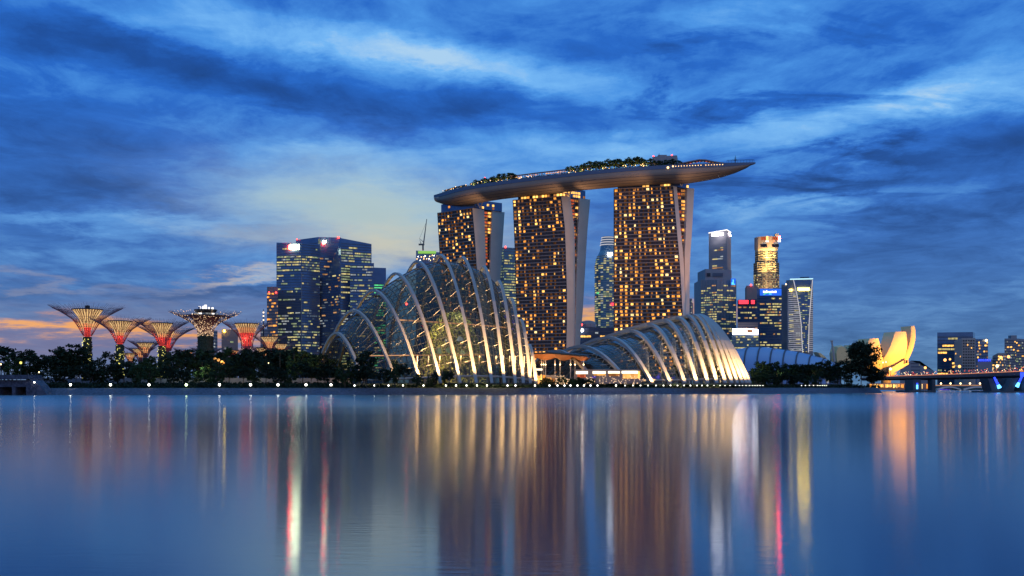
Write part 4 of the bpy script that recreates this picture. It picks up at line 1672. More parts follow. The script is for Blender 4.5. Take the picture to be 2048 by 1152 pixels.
mb.bridge(f1, f0, False); mb.bridge(f0, g0_, False); mb.bridge(g0_, g1_, False); mb.bridge(g1_, f1, False)
mb.poly([f1[-1], g1_[-1], g0_[-1], f0[-1]])
mb.build('petal', M['petal'], lotus)
mb = MB(); mb.prism([P(1809.5, 728.5, 783.6), P(1817, 727.5, 783.6), P(1816.5, 717.8, 783.6), P(1810, 719, 783.6)], [P(1809.5, 728.5, 783), P(1817, 727.5, 783), P(1816.5, 717.8, 783), P(1810, 719, 783)])
sk = mb.build('skylight', M['petal'], lotus)
mb = MB(); mb.prism([P(1811.2, 726.6, 782.9), P(1815.6, 726, 782.9), P(1815.4, 720, 782.9), P(1811.5, 720.6, 782.9)], [P(1811.2, 726.6, 782.6), P(1815.6, 726, 782.6), P(1815.4, 720, 782.6), P(1811.5, 720.6, 782.6)])
mb.build('glass', M['dark_slot'], sk)
mb = MB(); mb.lathe((LX, LD), [(3.5, 4), (3.8, 9), (6, 12), (8, 14)], 24); mb.build('base', M['petal'], lotus, smooth=True)
for (dx_, dy_, tx, ty, tz, en) in ((52, -96, 6, -8, 26, 900000), (80, -92, 20, -8, 30, 950000), (44, -96, -14, -8, 24, 850000)):
    spot('lotus_floodlight', (LX + dx_, LD + dy_, 13), (LX + tx, LD + ty, LZ + tz), en, 36, (1.0, .44, .06), lotus, 1.0, 1.0)
# smaller cream petals and a white mast glimpsed left of the big tree
for (lab, outl, th_) in (('grey cream ridged shell roof just left of the big tree', [(1669, 728), (1667, 706), (1671, 693), (1682, 690), (1690, 697), (1699, 716), (1702, 728)], 10),
                         ('cream tent like shell beside the blue vaulted roof', [(1632, 704), (1638, 705), (1648, 713), (1660, 728), (1650, 728), (1640, 716)], 8)):
    D = 770.0
    pts = [P(a_, b_, D) for a_, b_ in outl]
    c = sum(pts, Vector()) / len(pts)
    mb = MB()
    mid = mb.ring([lerp(p, c, .15) + Vector((0, -th_ * .4, 0)) for p in pts])
    fr_ = mb.ring(pts); bk_ = mb.ring([p + Vector((0, th_, 0)) for p in pts])
    mb.bridge(fr_, bk_); mb.bridge(mid, fr_); mb.poly(mid); mb.poly(list(reversed(bk_)))
    o = mb.build('shell_roof', M['petal'], org=Vector((c.x, D, 5)))
    tag(o, lab, 'roof')
spot('shell_floodlight', P(1655, 764, 745), P(1668, 712, 770), 16000, 60, (1, .72, .36), None, .7, 1)
mb = MB(); mb.tube([P(1670, 728, 765), P(1663.5, 682, 765)], [.9, .6], 8); mb.tube([P(1661, 682, 765), P(1666, 682, 765)], .6, 5)
tag(mb.build('mast', M['steel_white'], org=P(1670, 728, 765)), 'leaning white mast left of the big waterside tree', 'mast')
mb = MB(); mb.tube([P(1662, 726, 768), P(1662, 704, 768)], .4, 6)
tag(mb.build('mast', M['steel_white'], org=P(1662, 726, 768)), 'short upright white mast beside the leaning mast', 'mast')

# ------------------------------------------------------------------ office towers behind
def office(name, label, cat, front, dep, faces, wall, zb=4.0, roof_part=None):
    """front: visible corners (px, D, top py) from left to right; faces: one dict per wall between them."""
    pts = [Vector((X(px, D), D, Zp(py, D))) for px, D, py in front]
    g0 = sum(pts, Vector()) / len(pts)
    root = thing(name, label, cat, (g0.x, g0.y, zb))
    back = []
    for p in (pts[-1], pts[0]):
        d = Vector((p.x, p.y, 0)).normalized() * dep
        back.append(p + d)
    allp = pts + back
    mb = MB()
    mb.prism([(p.x, p.y, zb) for p in allp], allp)
    mb.build('wall', wall, root)
    return root, pts


def fit_out(root, pts, i, fc, seed):
    """Floor bands and lit window strips on the wall between corner i and i+1."""
    rd = random.Random(seed)
    a, b = pts[i], pts[i + 1]
    d = Vector((b.x - a.x, b.y - a.y, 0))
    L = d.length
    n = Vector((d.y, -d.x, 0)).normalized()
    zt = min(a.z, b.z)
    D = (a.y + b.y) / 2
    pitch = fc.get('pitch', 4.2)
    zlow = fc.get('zlow', 30)
    z = zt - fc.get('skip', 3)
    bands = MB()
    quads = []
    slope = (b.z - a.z) / L if fc.get('sloped') else 0
    mats, wts = fc['mats'], fc['w']
    wh = fc.get('wh', .55)
    while z > zlow:
        py = HOR - (z - CZ) * F / D
        if fc.get('band', True):
            q = [a.xy.to_3d() + Vector((0, 0, z)), b.xy.to_3d() + Vector((0, 0, z + slope * L))]
            up = Vector((0, 0, pitch * fc.get('bh', .28)))
            bands.prism([q[0], q[1], q[1] + n * .35, q[0] + n * .35], [q[0] + up, q[1] + up, q[1] + up + n * .35, q[0] + up + n * .35])
        pl = fc['lit'](py) if callable(fc['lit']) else fc['lit']
        s = fc.get('m0', .02)
        m1 = 1 - fc.get('m1', .02)
        lo, hi = fc.get('run', (.06, .30))
        rowp = pl * rd.choice([.35, .8, 1.2, 1.6])
        while s < m1 - .01:
            run = min(rd.uniform(lo, hi), m1 - s)
            if rd.random() < rowp:
                p0, p1 = a.xy.to_3d() + d * s, a.xy.to_3d() + d * (s + run * .94)
                zz0, zz1 = z - pitch * wh, z - pitch * .06
                k0, k1 = slope * L * s, slope * L * (s + run)
                quads.append(([p0 + Vector((0, 0, zz0 + k0)), p1 + Vector((0, 0, zz0 + k1)), p1 + Vector((0, 0, zz1 + k1)), p0 + Vector((0, 0, zz1 + k0))], n, E[rd.choices(mats, wts)[0]]))
            s += run + rd.choice([0, 0, .02, .06])
        z -= pitch
    if fc.get('band', True):
        bands.build('floor_band', fc.get('bmat', M['spandrel']), root)
    if fc.get('piers'):
        pm = MB()
        for k in range(fc['piers'] + 1):
            p = a.xy.to_3d() + d * (k / fc['piers'])
            pm.tube([p + n * .3 + Vector((0, 0, zlow)), p + n * .3 + Vector((0, 0, zt))], .5, 4)
        pm.build('pier', fc.get('bmat', M['spandrel']), root)
    if quads:
        windows(root, quads, 'window_strip', fc.get('limit', 60), .45)


OF = lambda lit, mats=('office_y', 'office_g'), w=(1, 1), **k: dict(lit=lit, mats=list(mats), w=list(w), **k)


def panel(root, name, x0, x1, y0, y1, D, m, th=.8, tilt=0.0):
    a, b, c, d = P(x0, y1, D), P(x1, y1 - tilt, D), P(x1, y0 - tilt, D), P(x0, y0, D)
    o_ = Vector((0, th, 0))
    mb = MB()
    mb.prism([a, b, b + o_, a + o_], [d, c, c + o_, d + o_])
    return mb.build(name, m, root)


# left cluster
b, p = office('office_tower', 'dark blue office tower with hot white and red sign at its top left corner', 'office tower', [(553, 1690, 485), (603, 1680, 486), (640, 1700, 488)], 40, None, M['office_glass'])
fit_out(b, p, 0, OF(lambda y: .12 if y < 508 else (.85 if y < 541 else (.14 if y < 628 else .6)), ('office_y', 'office_g', 'office_w'), (2, 2, 1), pitch=4.3), 1)
fit_out(b, p, 1, OF(lambda y: .12 if y < 508 else (.65 if y < 541 else (.2 if y < 628 else .55)), ('office_y', 'office_g', 'office_b'), (2, 2, 2), pitch=4.3), 2)
panel(b, 'sign', 577, 580.5, 490, 499, 1681, E['hot_red'])
panel(b, 'sign', 580.5, 598, 489, 499, 1680, E['hot_sign'])
panel(b, 'panel_edge', 602.6, 603.8, 545, 740, 1679, M['spandrel_pale'])
b, p = office('office_tower', 'tallest dark office tower of the left cluster with slanted roof and small red sign', 'office tower', [(592, 1735, 480), (636, 1718, 474), (682, 1730, 475)], 40, None, M['office_blue'])
fit_out(b, p, 0, OF(.12, ('office_g', 'office_b'), (1, 2), pitch=4.3, skip=8), 3)
fit_out(b, p, 1, OF(lambda y: .05 if y < 510 else .17, ('office_o', 'office_w', 'office_b'), (2, 1, 2), pitch=4.3, skip=8), 4)
for yy in range(478, 500, 3):
    panel(b, 'corner_light', 636.5, 641, yy, yy + 1.2, 1717, E['office_g'])
panel(b, 'sign', 646, 652, 481, 485, 1716, E['hot_sign'])
panel(b, 'sign', 645, 649, 485, 489, 1716, E['hot_red'])
mb = MB(); mb.ball(P(677, 475, 1722), 1.8, 8, 5); mb.build('beacon', E['red'], b)
mb = MB(); mb.ball(P(594, 478.5, 1730), 1.2, 8, 5); mb.build('beacon', E['red'], b)
b, p = office('office_tower', 'office tower sloping down to the right with bright yellow green floors', 'office tower', [(632, 1712, 560), (657, 1690, 548), (681, 1665, 476), (743, 1690, 488)], 40, None, M['office_blue'])
b2 = b
fit_out(b, p, 2, OF(lambda y: .02 if y < 505 else (.9 if y < 565 else .58), ('office_y', 'office_g', 'office_w'), (3, 3, 1), pitch=4.2, run=(.12, .4)), 5)
fit_out(b, p, 0, OF(.22, ('office_o', 'office_w', 'office_b'), (2, 1, 2), pitch=4.2), 6)
fit_out(b, p, 1, OF(.18, ('office_o', 'office_y', 'office_b'), (2, 1, 2), pitch=4.2), 61)
b, p = office('office_tower', 'lower stepped office block attached right of the sloping tower', 'office tower', [(700, 1655, 528), (748, 1660, 526)], 40, None, M['office_blue'])
fit_out(b, p, 0, OF(lambda y: .5 if y < 600 else .4, ('office_g', 'office_w', 'office_y'), (2, 2, 2), pitch=4.2), 7)
b, p = office('office_tower', 'brown office tower with red beacons and orange floors at left of cluster', 'office tower', [(534, 1650, 573.5), (556, 1640, 573.5)], 30, None, M['brown_wall'])
fit_out(b, p, 0, OF(.5, ('office_o', 'amber'), (3, 1), pitch=5.0, skip=9), 8)
for px in (538, 552):
    mb = MB(); mb.ball(P(px, 585, 1638), 1.3, 8, 5); mb.build('beacon', E['red'], b)
b, p = office('office_tower', 'small dark tower with green lit floors just left of the tall dome', 'office tower', [(748, 1760, 535), (772, 1765, 536)], 30, None, M['office_blue'])
fit_out(b, p, 0, OF(.6, ('green_lit', 'office_y'), (3, 1), pitch=4.2, skip=28, run=(.2, .5)), 9)
b, p = office('office_block', 'low brown slab block with yellow mark behind the red giant tree', 'office block', [(443, 1300, 659), (476, 1310, 659)], 30, None, M['brown_wall'])
fit_out(b, p, 0, OF(.16, ('office_g', 'office_w'), (1, 1), pitch=4.0, skip=10, bmat=M['brown_wall']), 10)
panel(b, 'sign', 447, 450, 660, 664, 1299, E['yellow_sign'])
b, p = office('office_block', 'narrow grey block right behind the speckled giant tree', 'office block', [(424, 1300, 661), (435, 1300, 661)], 30, None, M['grey_wall'])
fit_out(b, p, 0, OF(.08, ('office_w',), (1,), pitch=4.0), 11)
b, p = office('office_block', 'dark block with two yellow rooftop marks above the red giant tree', 'office block', [(521, 1400, 657), (536, 1400, 658)], 30, None, M['grey_wall'])
fit_out(b, p, 0, OF(.1, ('office_w',), (1,), pitch=4.0), 12)
ant = thing('antenna_mast', 'thin lattice antenna with white lamps left of the brown tower', 'antenna', P(527, 700, 1400))
mb = MB(); mb.tube([P(527, 700, 1400), P(527, 618, 1400)], [1.2, .3], 4); mb.build('lattice', M['black'], ant)
for py in (625, 632, 640):
    mb = MB(); mb.ball(P(527, py, 1399), .9, 6, 4); mb.build('lamp', E['lamp_warm'], ant)
# building under construction with a crane
b, p = office('unfinished_tower', 'unfinished dark tower with green lit top behind the tall dome', 'tower', [(832, 1650, 501), (884, 1655, 505)], 30, None, M['office_glass'])
fit_out(b, p, 0, OF(.1, ('office_g',), (1,), pitch=4.2, skip=14), 13)
panel(b, 'green_strip', 836, 872, 502, 507, 1648, E['green_glow'])
rd = random.Random(5)
for i in range(15):
    mb = MB(); mb.ball(P(836 + (i % 8) * 5.4 + rd.uniform(-2, 2), 512 + (i // 8) * 7 + rd.uniform(-2, 2), 1646), .75, 6, 4); mb.build('site_lamp', E['lamp_amber'] if i % 3 else E['lamp_small'], b)
cr = thing('tower_crane', 'luffing tower crane with raised thin jib on the unfinished tower', 'crane', P(846, 501, 1660))
mb = MB(); mb.tube([P(846, 501, 1660), P(846, 489, 1660)], 1.3, 4); mb.build('mast', M['red_frame'], cr)
mb = MB(); mb.box(P(843, 489, 1660), (9, 3, 2.4)); mb.build('cab_deck', M['red_frame'], cr)
mb = MB(); mb.tube([P(847, 488, 1660), P(853.5, 438, 1660)], [1.0, .5], 4); mb.build('jib', M['red_frame'], cr)
mb = MB(); mb.tube([P(842, 488, 1660), P(839, 477, 1660), P(848, 485, 1660)], .5, 4); mb.build('a_frame', M['red_frame'], cr)
mb = MB(); mb.tube([P(839, 477, 1660), P(852, 446, 1660)], .18, 3); mb.build('stay_cable', M['black'], cr)
# between the hotel towers
b, p = office('office_tower', 'office tower with yellow green floors seen between left and middle hotel towers', 'office tower', [(1000, 1750, 496), (1008, 1745, 494.5), (1034, 1755, 496)], 30, None, M['office_green'])
fit_out(b, p, 1, OF(lambda y: .0 if y < 505 else .75, ('office_y', 'office_g'), (3, 2), pitch=4.4, run=(.15, .5)), 14)
fit_out(b, p, 0, OF(.5, ('office_g',), (1,), pitch=4.4), 15)
mb = MB(); mb.ball(P(1011, 494, 1744), 1.6, 8, 5); mb.build('beacon', E['red'], b)
# rounded tower with white bands
rt = thing('round_office_tower', 'rounded office tower with white lit bands at its crown between hotel towers', 'office tower', P(1216, 770, 1700))
D = 1700
steps = [(700, 27), (530, 27), (515, 24), (500, 17), (486, 15), (471, 12)]
mb = MB()
mb.lathe((X(1218, D), D + 15), [(h * D / F, Zp(y, D)) for y, h in steps], 28); mb.build('wall', M['office_green'], rt)
rd = random.Random(8)
rings_, quads = MB(), []
y = 512.0
while y < 660:
    hw = interp([(471, 12), (486, 15), (500, 17), (515, 24), (530, 27), (700, 27)], y) * D / F
    z = Zp(y, D)
    rings_.lathe((X(1218, D), D + 15), [(hw, z), (hw + .5, z), (hw + .5, z + .9), (hw, z + .9)], 28, cap=False)
    for q in range(14):
        a0 = math.pi * (1 + q / 14)
        if rd.random() < .52:
            a1 = a0 + math.pi / 14 * .9
            p0 = Vector((X(1218, D) + (hw + .1) * math.cos(a0), D + 15 + (hw + .1) * math.sin(a0), z - 2.6)); p1 = Vector((X(1218, D) + (hw + .1) * math.cos(a1), D + 15 + (hw + .1) * math.sin(a1), z - 2.6))
            n = Vector((math.cos((a0 + a1) / 2), math.sin((a0 + a1) / 2), 0))
            quads.append(([p0, p1, p1 + Vector((0, 0, 2.0)), p0 + Vector((0, 0, 2.0))], n, E[rd.choices(['office_y', 'office_g', 'office_o', 'office_w'], [4, 3, .6, 1.5])[0]]))
    y += 4.4
rings_.build('floor_band', M['spandrel_pale'], rt)
windows(rt, quads, 'window_strip', 70, .3)
for y in (474, 479, 484, 489):
    hw = (interp([(471, 12), (486, 15), (500, 17)], y) + .5) * D / F
    mb = MB(); mb.lathe((X(1218, D), D + 15), [(hw, Zp(y, D)), (hw + .6, Zp(y, D)), (hw + .6, Zp(y - 1.6, D)), (hw, Zp(y - 1.6, D))], 28, cap=False); mb.build('crown_band', E['line'], rt)
panel(rt, 'sign', 1215, 1225, 505, 510, D + 15 - 22, E['white_sign'])
panel(rt, 'sign', 1222, 1228, 606, 611, D + 15 - 25, E['red_sign'])
panel(rt, 'sign', 1193, 1198, 584, 588, D + 15 - 24, E['green_lit'])
# low block with white lamp behind
b, p = office('low_block', 'low dark block with white and red lamps behind the low dome', 'building', [(1159, 1200, 655), (1234, 1200, 655)], 40, None, M['office_glass'])
fit_out(b, p, 0, OF(.12, ('office_w', 'gold'), (1, 1), pitch=4.0, skip=5), 17)
dm = MB(); c = P(1176, 655, 1215)
dm.lathe((c.x, c.y), [(9.5, c.z), (9.0, c.z + 4), (7, c.z + 7), (3, c.z + 8)], 20); dm.build('domed_roof', M['grey_wall'], b)
mb = MB(); mb.ball(P(1164, 660.5, 1196), 1.9, 8, 5); mb.build('lamp', E['lamp'], b)
mb = MB(); mb.ball(P(1163.5, 649.5, 1196), 1.2, 8, 5); mb.build('beacon', E['red'], b)
# slivers right of the nearest hotel tower
b, p = office('office_tower', 'sliver of grey tower just right of the nearest hotel tower', 'office tower', [(1368, 1500, 597), (1384, 1500, 597)], 30, None, M['grey_wall'])
fit_out(b, p, 0, OF(.3, ('office_g', 'office_w'), (1, 1), pitch=4.0), 18)
mb = MB(); mb.tube([P(1385.5, 690, 1500), P(1385.5, 606, 1500)], .8, 5)
tag(mb.build('flue_mast', M['grey_wall'], org=P(1385.5, 690, 1500)), 'thin grey mast beside the sliver of tower', 'mast')

# right cluster: stepped slab tower
b, p = office('stepped_tower', 'tall grey slab tower with white lit slanted crown above broad lower steps', 'office tower', [(1417.5, 1900, 465), (1454, 1880, 459), (1462, 1895, 464)], 35, None, M['grey_wall'])
fit_out(b, p, 0, OF(lambda y: .1 if y < 482 else .34, ('office_y', 'office_o', 'office_w'), (4, 2, 1), pitch=4.0, skip=24, m0=.2, m1=.2, run=(.1, .4), bmat=M['grey_wall'], zlow=190), 20)
for (x0, x1, y0, y1, D0, D1, m_) in ((1410, 1463, 538, 562, 1872, 1868, M['grey_wall']),):
    pass
mid = MB(); a_, b_ = P(1410.5, 700, 1866), P(1463, 700, 1868)
mid.prism([(a_.x, a_.y, 4), (b_.x, b_.y, 4), (b_.x + 3, b_.y + 60, 4), (a_.x - 3, a_.y + 60, 4)], [(a_.x, a_.y, Zp(538, 1866)), (b_.x, b_.y, Zp(540, 1866)), (b_.x + 3, b_.y + 60, Zp(540, 1866)), (a_.x - 3, a_.y + 60, Zp(538, 1866))])
mid.build('middle_step', M['grey_wall'], b)
panel(b, 'louvre', 1414, 1421, 546, 553, 1864, M['dark_slot']); panel(b, 'louvre', 1426, 1446, 546, 553, 1864, M['spandrel'])
lo_pts = [Vector((X(px, D), D, Zp(py, D))) for px, D, py in ((1402, 1858, 559), (1434, 1840, 560), (1472, 1855, 559))]
lw_ = MB(); bk = [lo_pts[2] + Vector((0, 70, 0)), lo_pts[0] + Vector((0, 70, 0))]
lw_.prism([(q.x, q.y, 4) for q in lo_pts + bk], lo_pts + bk); lw_.build('lower_step', M['grey_wall'], b)
for i in (0, 1):
    fit_out(b, lo_pts, i, OF(lambda y: .15 if y < 575 else .5, ('office_y', 'office_g', 'office_o'), (5, 2, 1), pitch=4.2, skip=8, bmat=M['grey_wall'], piers=6, bh=.35), 21 + i)
cr0 = MB(); cr0.tube([P(1417, 466, 1896), P(1454, 459.5, 1877), P(1462, 465, 1890)], 0, flat=(.9, 1.3)); cr0.build('crown_light', E['crown_white'], b)
panel(b, 'sign', 1424, 1446, 467.5, 472.5, 1876, E['white_sign'], tilt=2)
panel(b, 'sign', 1432, 1434, 463, 468, 1876, E['white_sign'])
mb = MB(); mb.tube([P(1458, 466, 1884), P(1460, 470, 1886), P(1462, 471.5, 1890)], .9, 5); mb.build('side_sign', E['white_sign'], b)
bp = panel(b, 'blue_panel', 1462, 1471.5, 557, 570, 1838, E['blue_sign'])
panel(b, 'sign_letter', 1465.4, 1467.4, 559, 569, 1837, E['cyan_sign']); panel(b, 'sign_letter', 1463.5, 1470, 567.5, 569.2, 1836.5, E['cyan_sign']); panel(b, 'sign_letter', 1463.4, 1465.4, 564.5, 569, 1836, E['cyan_sign'])

# octagonal tower, uplit gold
ot = thing('octagonal_tower', 'stepped octagonal beige tower uplit gold with red lit crown', 'office tower', P(1540, 770, 1860))
D = 1860; OX, OY = X(1539, D), D + 24
k = D / F
tiers = [(700, 530 + 55, 25), (585, 523, 25), (523, 496, 22.5), (496, 471, 23.5)]
for i, (yb, yt, hw) in enumerate([(760, 523, 25.2), (523, 496, 22.4), (496, 471.5, 23.4)]):
    mb = MB()
    pts = []
    for q in range(16):
        a = 2 * math.pi * q / 16 + math.pi / 16
        rr_ = hw * k * (1 if q % 2 else .94)
        pts.append((OX + rr_ * math.cos(a), OY + rr_ * math.sin(a)))
    mb.prism([(x, y, Zp(yb, D)) for x, y in pts], [(x, y, Zp(yt, D)) for x, y in pts])
    mb.build('tier', M['beige_wall'] if i < 2 else M['brown_wall'], ot)
dw = MB()
rd = random.Random(31)
litq = []
y = 502.0
while y < 700:
    hw = (22.4 if y < 522 else 25.2) * k
    for q in range(30):
        a0 = math.pi * (1 + (q + .2) / 30); a1 = math.pi * (1 + (q + .75) / 30)
        rr_ = hw * .985
        z = Zp(y, D)
        p0 = Vector((OX + rr_ * math.cos(a0), OY + rr_ * math.sin(a0), z - 2)); p1 = Vector((OX + rr_ * math.cos(a1), OY + rr_ * math.sin(a1), z - 2))
        n = Vector((math.cos((a0 + a1) / 2), math.sin((a0 + a1) / 2), 0))
        if y > 548 and rd.random() < .3:
            litq.append(([p0, p1, p1 + Vector((0, 0, 2)), p0 + Vector((0, 0, 2))], n, E[rd.choice(['office_y', 'office_o', 'office_y'])]))
        else:
            f_ = [p0, p1, p1 + Vector((0, 0, 2)), p0 + Vector((0, 0, 2))]
            dw.prism(f_, [v + n * .8 for v in f_])
    y += 4.6
dwo = dw.build('dark_window', M['dark_slot'], ot, kind='stuff')
windows(ot, litq, 'window', 60, 1.0)
for (px, e1) in ((1520, 16000), (1537, 60000), (1559, 60000)):
    spot('tower_uplight', P(px, 524, D - 14), P(px, 495, D + 6), e1 * 4, 80, (1, .72, .22), ot, .7, .8)
for (px, e1) in ((1527, 50000), (1552, 50000)):
    spot('tower_uplight', P(px, 548, D - 22), P(px, 525, D + 4), e1 * 4, 70, (1, .70, .22), ot, .7, .8)
spot('tower_uplight', P(1539, 640, D - 40), P(1539, 580, D), 900000, 80, (1, .68, .28), ot, .9, 1)
for (px, m_) in ((1534.5, 'lamp_orange'), (1558.5, 'emblem')):
    mb = MB(); c = P(px, 477, D - 22); mb.tube([c + Vector((0, 0, -4)), c + Vector((0, 0, 4))], 1.8, 8); mb.build('emblem', E[m_], ot)
    panel(ot, 'emblem_base', px - 3, px + 3, 481, 484, D - 23, E['crown_white'])
for x0, x1 in ((1524, 1532), (1547, 1556)):
    panel(ot, 'crown_panel', x0 - 2, x1 + 1, 474, 480, D - 20, E['red_room'])
    panel(ot, 'crown_panel', x0, x1, 485, 487, D - 20, E['office_w'])
    panel(ot, 'crown_recess', x0 - 3, x1 + 2, 488, 494, D - 20, M['dark_slot'])
mb = MB(); mb.box(P(1553, 470, D + 10), (6, 6, 4)); mb.build('roof_box', M['grey_wall'], ot)
# others of the right cluster
b, p = office('office_tower', 'rounded brown top building with red beacon behind the red sign block', 'office tower', [(1490, 1800, 577), (1493, 1790, 571), (1516, 1790, 573)], 30, None, M['brown_wall'])
mb = MB(); mb.ball(P(1502, 570, 1789), 1.6, 8, 5); mb.build('beacon', E['red'], b)
b, p = office('office_tower', 'dark block with red lettered rooftop sign', 'office tower', [(1475, 1740, 601), (1516, 1740, 598)], 30, None, M['office_glass'])
fit_out(b, p, 0, OF(.42, ('office_y', 'office_o'), (4, 1), pitch=4.4, skip=10, run=(.06, .2)), 24)
for x0, x1 in ((1478, 1498), (1502.5, 1512)):
    n_ = int((x1 - x0) / 2.4)
    for row in (0, 1):
        for i in range(n_):
            panel(b, 'sign_letter', x0 + i * 2.4, x0 + i * 2.4 + 2.0, 600.5 + row * 4, 603.6 + row * 4, 1736, E['red_sign'])
    panel(b, 'sign_back', x0 - 1, x1 + 1, 599.5, 608.5, 1737, M['black'])
panel(b, 'terrace_band', 1477, 1515, 646, 654, 1737, M['brown_wall'])
b, p = office('office_tower', 'dark glass tower with blue rooftop sign panel and yellow floors', 'office tower', [(1514, 1650, 577.5), (1564, 1650, 576)], 30, None, M['office_glass'])
fit_out(b, p, 0, OF(lambda y: .2 if y < 602 else .62, ('office_y', 'office_o', 'office_w'), (6, 1, .6), pitch=4.3, skip=14, m0=.12, run=(.05, .22)), 25)
panel(b, 'sign_panel', 1520, 1563.5, 577.5, 591, 1648, E['blue_sign'])
for i, (x0, x1, y0, y1) in enumerate(((1526.5, 1529, 581.5, 585.5), (1529.6, 1531.6, 582.3, 585.5), (1532, 1534.5, 580.6, 585.5), (1535, 1537, 582.3, 585.5), (1537.6, 1540, 582.3, 585.5), (1540.6, 1543, 582.3, 585.5), (1543.5, 1546, 581.6, 585.5), (1546.6, 1549, 582.3, 585.5), (1549.5, 1553, 581.6, 585.5))):
    panel(b, 'sign_letter', x0, x1, y0, y1, 1646.5, E['crown_white'])
mb = MB(); mb.tube([P(1527, 589, 1646), P(1532, 586.5, 1646), P(1539, 585.6, 1646)], .8, 5); mb.build('sign_swoosh', E['green_lit'], b)
mb = MB(); mb.tube([P(1538, 588, 1646), P(1543, 588, 1646)], .8, 5); mb.build('sign_underline', E['cyan_sign'], b)
b, p = office('office_tower', 'blank mauve grey slab between the dark glass tower and white lined tower', 'office tower', [(1563, 1580, 569), (1579, 1580, 570)], 30, None, M['grey_wall'])
mb = MB(); mb.ball(P(1572, 568.5, 1579), 1.0, 8, 5); mb.build('lamp', E['lamp_warm'], b)
mb = MB(); mb.box(P(1577, 566, 1590), (6, 6, 8)); mb.build('roof_box', M['grey_wall'], b)
b, p = office('curved_tower', 'tower outlined by curving white light lines with a yellow sign', 'office tower', [(1574, 1545, 561), (1587, 1530, 558.5), (1626, 1530, 558.5)], 30, None, M['grey_wall'])
D = 1528
gp = MB()
ln = [(560, 1587), (590, 1594), (620, 1599), (650, 1602.5), (705, 1605)]
ln2 = [(560, 1625), (590, 1622.5), (620, 1620), (650, 1618), (705, 1617)]
ys = [578 + i * 4.1 for i in range(31)]
ctr = MB()
for y0, y1 in zip([560] + list(range(568, 705, 8)), list(range(568, 712, 8))):
    if y1 > 704: break
    a0, a1 = P(interp(ln, y0), y0, D), P(interp(ln2, y0), y0, D)
    c0, c1 = P(interp(ln, y1), y1, D), P(interp(ln2, y1), y1, D)
    ctr.prism([c0, c1, c1 + Vector((0, 1.5, 0)), c0 + Vector((0, 1.5, 0))], [a0, a1, a1 + Vector((0, 1.5, 0)), a0 + Vector((0, 1.5, 0))])
ctr.build('curved_front', M['office_glass'], b)
mb = MB(); mb.tube([P(x, y, D - .8) for y, x in ln], .6, 5); mb.build('light_line', E['line'], b)
mb = MB(); mb.tube([P(x, y, D - .8) for y, x in ln2], .6, 5); mb.build('light_line', E['line'], b)
rd = random.Random(44)
quads = []
for y in ys:
    mb = MB(); mb.tube([P(1576.5, y + 1, D + 8), P(1585, y, D + 1), P(interp(ln, y), y, D - .4)], .24, 4); mb.build('light_line', E['line'], b)
    mb = MB(); mb.tube([P(interp(ln2, y), y, D - .4), P(1626, y + .3, D - .2)], .24, 4); mb.build('light_line', E['line'], b)
    for s in (0, 1, 2, 3):
        if rd.random() < .45:
            x0 = lerp(interp(ln, y), interp(ln2, y), s / 4 + .03); x1 = lerp(interp(ln, y), interp(ln2, y), s / 4 + .22)
            quads.append(([P(x0, y + 3, D - .1), P(x1, y + 3, D - .1), P(x1, y + 1.2, D - .1), P(x0, y + 1.2, D - .1)], Vector((0, -1, 0)), E[rd.choice(['office_y', 'office_g', 'office_b'])]))
    for s in (0, 1):
        if rd.random() < .4:
            x0 = lerp(1577, interp(ln, y), s / 2 + .05); x1 = lerp(1577, interp(ln, y), s / 2 + .4)
            quads.append(([P(x0, y + 3, D + 1), P(x1, y + 3, D + .2), P(x1, y + 1.4, D + .2), P(x0, y + 1.4, D + 1)], Vector((0, -1, 0)), E[rd.choice(['office_y', 'office_w', 'office_b'])]))
windows(b, quads, 'window_strip', 60, .5)
mb = MB(); mb.tube([P(1580, 558.5, D), P(1626, 557.5, D)], .8, 4); mb.build('roof_line', E['cyan_line'], b)
panel(b, 'sign', 1596, 1619, 575.5, 581, D - 1.5, E['yellow_sign'])
panel(b, 'sign', 1579, 1584.5, 578.5, 581.5, D + 1, E['yellow_sign'])
mb = MB(); mb.tube([P(1600, 555, D + 10), P(1618, 554.5, D + 10)], .7, 4); mb.tube([P(1606, 559, D + 10), P(1606, 555, D + 10)], .5, 4); mb.build('roof_rail', M['black'], b)
b, p = office('billboard_block', 'low office block carrying a long white glowing billboard with red patch', 'office block', [(1464, 1500, 669), (1518, 1500, 669)], 30, None, M['office_green'])
fit_out(b, p, 0, OF(.5, ('office_y', 'office_g'), (2, 1), pitch=4.0, skip=2, zlow=36, run=(.05, .15)), 27)
bb = MB(); pts = [(1465, 657.5), (1480, 657), (1492, 657), (1504, 658), (1516, 658.5)]
f0 = bb.ring([P(x, y + 11, 1497) for x, y in pts]); f1 = bb.ring([P(x, y, 1497) for x, y in pts]); g0_ = bb.ring([P(x, y + 11, 1499) for x, y in pts]); g1_ = bb.ring([P(x, y, 1499) for x, y in pts])
bb.bridge(f0, f1, False); bb.bridge(g1_, g0_, False); bb.bridge(f1, g1_, False); bb.bridge(g0_, f0, False)
bb.build('billboard', E['billboard'], b)
panel(b, 'billboard_patch', 1494, 1505, 659, 665, 1496, E['dim']); panel(b, 'billboard_patch', 1483, 1486, 660, 664.5, 1496, E['funnel_o']); panel(b, 'billboard_patch', 1488, 1492, 659.5, 665, 1496, E['pale']); panel(b, 'billboard_patch', 1511, 1513, 660, 666, 1496, E['funnel_o'])
b, p = office('office_block', 'pale brown low block above the billboard', 'office block', [(1476, 1560, 645), (1516, 1560, 645)], 20, None, M['brown_wall'])
fit_out(b, p, 0, OF(.2, ('office_o',), (1,), pitch=4, zlow=70), 28)

